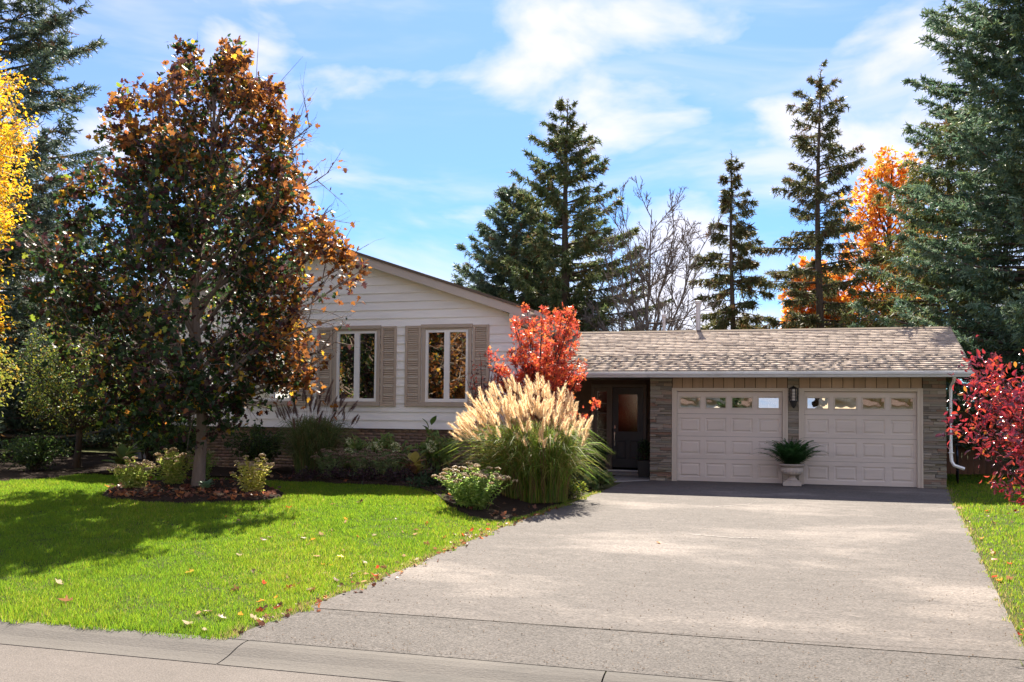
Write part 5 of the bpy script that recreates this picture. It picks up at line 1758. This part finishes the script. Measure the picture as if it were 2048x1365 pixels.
# black planter with a small evergreen right of the door
pl = tag(empty('planter', (-2.80, 22.75, 0.022)), 'tall black planter in the entry beside the stone pier', 'planter')
MB().prism([(-.13, 0), (.13, 0), (.17, .42), (-.17, .42)], -.15, .15).build('pot', 'black_plastic', pl, bevel=.008)
MB().box(-.15, .15, -.13, .13, .421, .43).build('soil', 'mulch', pl)
rt = shrub('dwarf_conifer', 'small pointed evergreen growing in the black planter', (-2.80, 22.75), 130, 14, .5, .13, 900, .05, 'simple', [(0.04, 0.085, 0.03), (0.06, 0.11, 0.04)], [1, 1], cat='plant', z0=.05)
rt.location.z = .452

# television antenna behind the maple, mast fixed to the far roof slope
an = tag(empty('television_antenna', (-14.55, 24.0, 4.15)), 'thin metal television antenna above the roof right of the maple crown', 'antenna')
MB().tube([(0, 0, 0), (0, 0, 5.35)], .022, 8).build('mast', 'antenna_metal', an)
MB().tube([(-.9, 0, 5.34), (1.42, .0, 5.12)], .016, 6).build('boom', 'antenna_metal', an)
for k, (x, h) in enumerate(((-.7, .44), (-.25, .42), (.25, .38), (.62, .34), (1.0, .31), (1.37, .30))):
    z = 5.34 - (x + .9) * .095
    MB().tube([(x - .03, 0, z + h * .7), (x, 0, z), (x - .01, 0, z - h * .75)], .005, 5).build('element', 'antenna_metal', an)

# wooden fence and bicycle right of the garage
fn = tag(empty('wooden_fence', (4.1, 27.0, 0)), 'brown board fence in the shade beside the garage', 'fence')
bd = MB().box(0, .138, 0, .02, .03, 1.75).mesh('board', 'fence_wood', bevel=.004)
for i in range(36):
    link('board', bd, fn, (.05 + i * .146, 0, 0))
for z in (.35, 1.45): MB().box(0, 5.3, .021, .06, z, z + .09).build('rail', 'fence_wood', fn)
for x in (.0, 2.6, 5.2): MB().box(x - .05, x + .05, .061, .16, 0, 1.85).build('post', 'fence_wood', fn)

bk = tag(empty('bicycle', (4.62, 24.0, 0.0), math.radians(80)), 'dark bicycle leaning in the shade beside the garage wall', 'bicycle')
def ring(R, r_, c, seg=28, sd=6):
    m = MB(); v = []; f = []
    for i in range(seg):
        a = 2 * math.pi * i / seg
        for j in range(sd):
            b_ = 2 * math.pi * j / sd
            v.append((c[0] + (R + r_ * math.cos(b_)) * math.cos(a), c[1] + r_ * math.sin(b_), c[2] + (R + r_ * math.cos(b_)) * math.sin(a)))
    for i in range(seg):
        for j in range(sd):
            k = (i + 1) % seg; l = (j + 1) % sd
            f.append((i * sd + j, k * sd + j, k * sd + l, i * sd + l))
    return m.add(v, f)
for x in (-.52, .52):
    w = ring(.325, .02, (x, 0, .345)).build('wheel', 'tyre', bk, smooth=True)
    ring(.30, .009, (x, 0, .345)).build('rim', 'chrome', w, smooth=True)
    for k in range(14):
        a = k * math.pi / 7
        MB().tube([(x, 0, .345), (x + .30 * math.cos(a), 0, .345 + .30 * math.sin(a))], .0016, 3).build('spoke', 'chrome', w)
    MB().box(x - .02, x + .02, -.026, -.02, .10, .125).build('reflector', 'reflector', w)
fm = MB()
bb = (-.08, 0, .30); hd_ = (.36, 0, .82); st_ = (-.22, 0, .80)
for p, q in ((bb, hd_), (bb, st_), (st_, (.34, 0, .86)), ((-.52, 0, .345), bb), ((-.52, 0, .345), st_), ((.34, 0, .90), (.52, 0, .345))):
    fm.tube([p, q], .017, 8)
fm.build('frame', 'bike_paint', bk)
MB().tube([(.33, 0, .90), (.31, 0, 1.0)], .014, 8).tube([(.22, -.28, 1.04), (.33, -.24, 1.02), (.33, .24, 1.02), (.22, .28, 1.04)], .013, 8).build('handlebar', 'black_metal', bk)
MB().tube([(-.22, 0, .80), (-.26, 0, .92)], .013, 8).prism([(-.40, .92), (-.12, .925), (-.10, .95), (-.40, .97)], -.06, .06).build('saddle', 'black_plastic', bk, bevel=.01)

# neighbouring house in the shade beyond the left hedge
nl = tag(empty('neighbour_house', (-38.0, 29.0, 0)), 'dark house with brown roof half hidden in the shade at far left', 'house')
MB().box(0, 17.5, 0, 9, -.2, 2.75).build('wall', 'entry_wall', nl)
MB().prism([(-.6, 2.62), (4.5, 4.5), (9.6, 2.62), (9.6, 2.78), (4.5, 4.66), (-.6, 2.78)], -.5, 18.0, 'x').build('roof', 'brown_roof', nl)
MB().box(-.5, 18.0, -.66, -.6, 2.58, 2.80).build('fascia', 'entry_frame', nl)
for x in (11.4, 14.6):
    w = MB().box(x, x + 1.3, -.04, -.002, 1.0, 2.2).build('window', 'entry_frame', nl)
    MB().box(x + .08, x + 1.22, -.05, -.041, 1.08, 2.12).build('pane', 'room_dark', w)

# low grey stone wall behind the crab apple
sw = tag(empty('stone_wall', (-17.0, 21.6, 0)), 'low grey stone wall behind the crab apple trunk', 'wall')
MB().box(.02, 2.88, .06, .4, -.2, 1.28).build('core', 'mortar', sw)
rw = random.Random(3); z = -.02; cntw = 0
while z < 1.25:
    h = rw.uniform(.09, .17); x = 0
    while x < 2.9:
        w = min(rw.uniform(.16, .42), 2.9 - x)
        link('stone', GREY[rw.randrange(10)], sw, (x + w / 2, .05, z + h / 2), None, (w - .008, rw.uniform(.10, .14), h - .008))
        x += w
    z += h

# beige house and trees across the street (behind the camera, seen in the glass)
def house_across(x, w, material, label, boards=True, h=6.8):
    nh = tag(empty('house_across', (x, -15.0, -0.3)), label, 'house')
    bm_ = MB().box(0, w, -.02, .0, 0, .196).mesh('siding_board', material)
    for i in range(int(h / .2)):
        link('siding_board', bm_, nh, (0, -.004 * (i % 2), i * .2))
    MB().box(0.02, w - .02, -8, -.03, 0, h).build('wall', material, nh)
    MB().prism([(.6, h - .15), (-4, h + 1.8), (-8.6, h - .15), (-8.6, h - .05), (-4, h + 1.92), (.6, h - .04)], -.5, w + .5, 'x').build('roof', 'brown_roof', nh)
    for z in (1.0, 3.9):
        for k in range(3):
            xx_ = w * (k + .5) / 3 - .8
            f = MB().box(xx_, xx_ + 1.6, .002, .05, z, z + 1.4).build('window', 'white_vinyl', nh)
            MB().box(xx_ + .08, xx_ + 1.52, .051, .056, z + .08, z + 1.32).build('pane', 'room_dark', f)
    return nh


house_across(3.0, 14.0, 'beige_siding', 'beige house across the street, reflected in the right garage door windows')
house_across(20.5, 14.0, 'cream_siding', 'unseen cream house added across the street to the right of the beige one')  # cream and pale houses: unseen, added to bounce sun onto the shaded front
house_across(-14.5, 14.0, 'cream_siding', 'unseen cream house added across the street opposite the driveway')
house_across(-32.0, 14.0, 'pale_siding', 'unseen pale house added across the street behind the rust brown tree')
house_across(-49.5, 14.0, 'cream_siding', 'unseen cream house added across the street at the far left end')
RUST = [(0.30, 0.15, 0.05), (0.22, 0.10, 0.04), (0.40, 0.22, 0.07), (0.12, 0.13, 0.04)]
simple_tree('oak_tree', 'rust brown tree across the street, reflected in the right house window', (-18.0, -12.0), 140, 10.5, 1.5, [(1.0, 2.0), (3, 3.6), (6, 3.8), (9, 2.5), (10.5, .5)], .25, (46, 7, 5), 'bark_dark', 3, .24, 'maple', RUST, [3, 2, 2, 1])
simple_tree('maple_tree', 'thin golden tree across the street, reflected in the middle house window', (-25.2, -12.5), 141, 10.0, 1.5, [(1.5, 1.5), (3, 2.6), (6, 3.0), (9, 2.0), (10, .5)], .2, (34, 6, 4), 'bark_dark', 2, .22, 'maple', [(0.45, 0.27, 0.04), (0.12, 0.13, 0.04), (0.30, 0.15, 0.05)], [1.5, 1, 1])
simple_tree('maple_tree', 'dark green tree across the street before the cream house', (-2.2, -10.5), 142, 7.0, 1.5, [(1.0, 1.4), (2.5, 2.2), (4.5, 2.2), (6, 1.2), (7, .3)], .18, (36, 6, 5), 'bark_dark', 3, .24, 'maple', [(0.05, 0.08, 0.03), (0.09, 0.07, 0.03)], [2, 1])

# ================================================================== fallen leaves
FLC = {'tan': (0.34, 0.22, 0.13), 'orange': (0.60, 0.24, 0.04), 'red': (0.50, 0.05, 0.03), 'yellow': (0.72, 0.50, 0.04), 'brown': (0.22, 0.11, 0.055), 'pale': (0.34, 0.27, 0.19)}


def fallen_mesh(col, seed):
    T, Fc = LEAF['maple']
    r = np.random.default_rng(seed)
    V = T.copy(); V[:, 1] -= .45
    V[:, 2] = .10 + .9 * V[:, 2] + .35 * (V[:, 0] ** 2) + r.normal(0, .05, len(V))
    return np_mesh('fallen_leaf', V, Fc, 'leaf', np.broadcast_to(np.array(col) * r.uniform(.85, 1.1), (len(V), 3)))


FLM = {k: [fallen_mesh(c, 5 * i + j) for j in range(3)] for i, (k, c) in enumerate(FLC.items())}
named = [(-7.17, 7.99, 'pale', .11, 'large pale leaf lying in the maple shadow'), (-6.52, 7.36, 'brown', .14, 'curled brown leaf in the maple shadow near the kerb'),
         (-4.85, 6.93, 'pale', .12, 'large pale leaf on the grass just above the kerb'), (-6.15, 8.82, 'yellow', .10, 'bright yellow leaf in the middle of the lawn'),
         (-4.95, 10.15, 'yellow', .12, 'yellow leaf on the lawn nearest the driveway'), (-4.14, 9.34, 'red', .12, 'red leaf on the edge of the driveway'),
         (-6.34, 10.67, 'tan', .11, 'tan leaf on the lawn below the maple bed'), (-6.63, 14.29, 'brown', .14, 'curled brown leaf on the lawn before the house shadow'),
         (-1.35, 12.6, 'orange', .09, 'single orange leaf on the open driveway')]
for i, (x, y, c, s, lab) in enumerate(named):
    on_drive = x > -3.5
    z = (float(drive_z(y)) + .012) if on_drive else float(gz(x, y)) + .028
    o = link('fallen_leaf', FLM[c][i % 3], None, (x, y, z), (rf.uniform(-.5, .5), rf.uniform(-.5, .5), rf.uniform(0, 6.28)), (s, s, s))
    tag(o, lab, 'leaf', 'fallen leaves')
rl = np.random.default_rng(77)
spots = []
for k in range(70):                      # along the driveway edge
    y = rl.uniform(6.8, 13.8); e = np.interp(y, DRV_Y, DRV_L)
    spots.append((e - abs(rl.normal(.0, .22)) - .02, y, 'e'))
for k in range(44):
    y = rl.uniform(7.0, 14.0); x = rl.uniform(-.62 * y - .5, -4.6)
    spots.append((x, y, 'l'))
for k in range(24):
    y = rl.uniform(8.0, 18); e = np.interp(y, DRV_RY, DRV_R)
    spots.append((e + abs(rl.normal(0, .35)), y, 'r'))
for i, (x, y, w) in enumerate(spots):
    c = ['tan', 'orange', 'red', 'brown', 'tan', 'brown', 'pale'][int(rl.integers(0, 7))]
    s = rl.uniform(.045, .10)
    o = link('fallen_leaf', FLM[c][i % 3], None, (x, y, float(gz(x, y)) + .022), (rl.normal(0, .5), rl.normal(0, .5), rl.uniform(0, 6.28)), (s, s, s))
    tag(o, {'e': 'small fallen leaf along the left edge of the driveway', 'l': 'small fallen leaf scattered on the front lawn', 'r': 'small fallen leaf on the grass right of the driveway'}[w], 'leaf',
        {'e': 'leaves along the driveway edge', 'l': 'leaves scattered on the lawn', 'r': 'leaves on the right grass strip'}[w])
# leaf litter in the beds
r = np.random.default_rng(78)
PP = []
while len(PP) < 420:
    x, y = r.uniform(-12.6, -8.2), r.uniform(13.3, 17.2)
    if inside(BED_TREE, np.array([x]), np.array([y]))[0] and (y < 15.2 or r.random() < .3): PP.append((x, y, float(gz(x, y)) + .085))
while len(PP) < 560:
    x, y = r.uniform(-12, -3.6), r.uniform(13.9, 18.4)
    if inside(BED_HOUSE, np.array([x]), np.array([y]))[0]: PP.append((x, y, float(gz(x, y)) + .075))
for k in range(170):
    y = 6.75 + 9.5 * r.random() ** 1.1; e = np.interp(y, DRV_Y, DRV_L)
    x = e + r.normal(.02, .07); PP.append((x, y, float(gz(x, y)) + .025))
PP = np.array(PP)
V, F, C = leaf_cloud(PP, np.column_stack([r.normal(size=(len(PP), 2)), np.full(len(PP), .1)]), np.where(np.arange(len(PP)) < 560, .10, .05), 'maple', palette(r, len(PP), [(0.16, 0.06, 0.035), (0.30, 0.11, 0.05), (0.45, 0.16, 0.05), (0.09, 0.045, 0.03), (0.34, 0.22, 0.13)], [3, 2, 1, 3, 1]), r, .25, 0)
nb = NB(); nb.add(V, F, C)
tag(nb.build('leaf_litter', 'leaf'), 'brown and rust leaf litter on the mulch beds and driveway edge', 'leaf litter', kind='stuff')
# dark loose stones and crumbs on the asphalt
n = 2600
Y = 6.75 + 14 * r.random(n) ** 1.8
X = np.array([r.uniform(np.interp(y, DRV_Y, DRV_L) + .05, np.interp(y, DRV_RY, DRV_R) - .05) for y in Y])
P = np.column_stack([X, Y, drive_z(Y) + .013])
T = np.array([(0, 0, 1), (1, 0, 0), (-.5, .8, 0), (-.5, -.8, 0)], float)
s = r.uniform(.003, .010, n)[:, None, None]
V = (P[:, None] + T[None] * s * r.uniform(.6, 1.3, (n, 1, 3))).reshape(-1, 3)
F = ((np.arange(n) * 4)[:, None, None] + np.array([(0, 1, 2), (0, 2, 3), (0, 3, 1)])[None]).reshape(-1, 3)
tag(link('grit', np_mesh('grit', V, F, 'roof_edge')), 'dark grit scattered over the driveway', 'grit', kind='stuff')
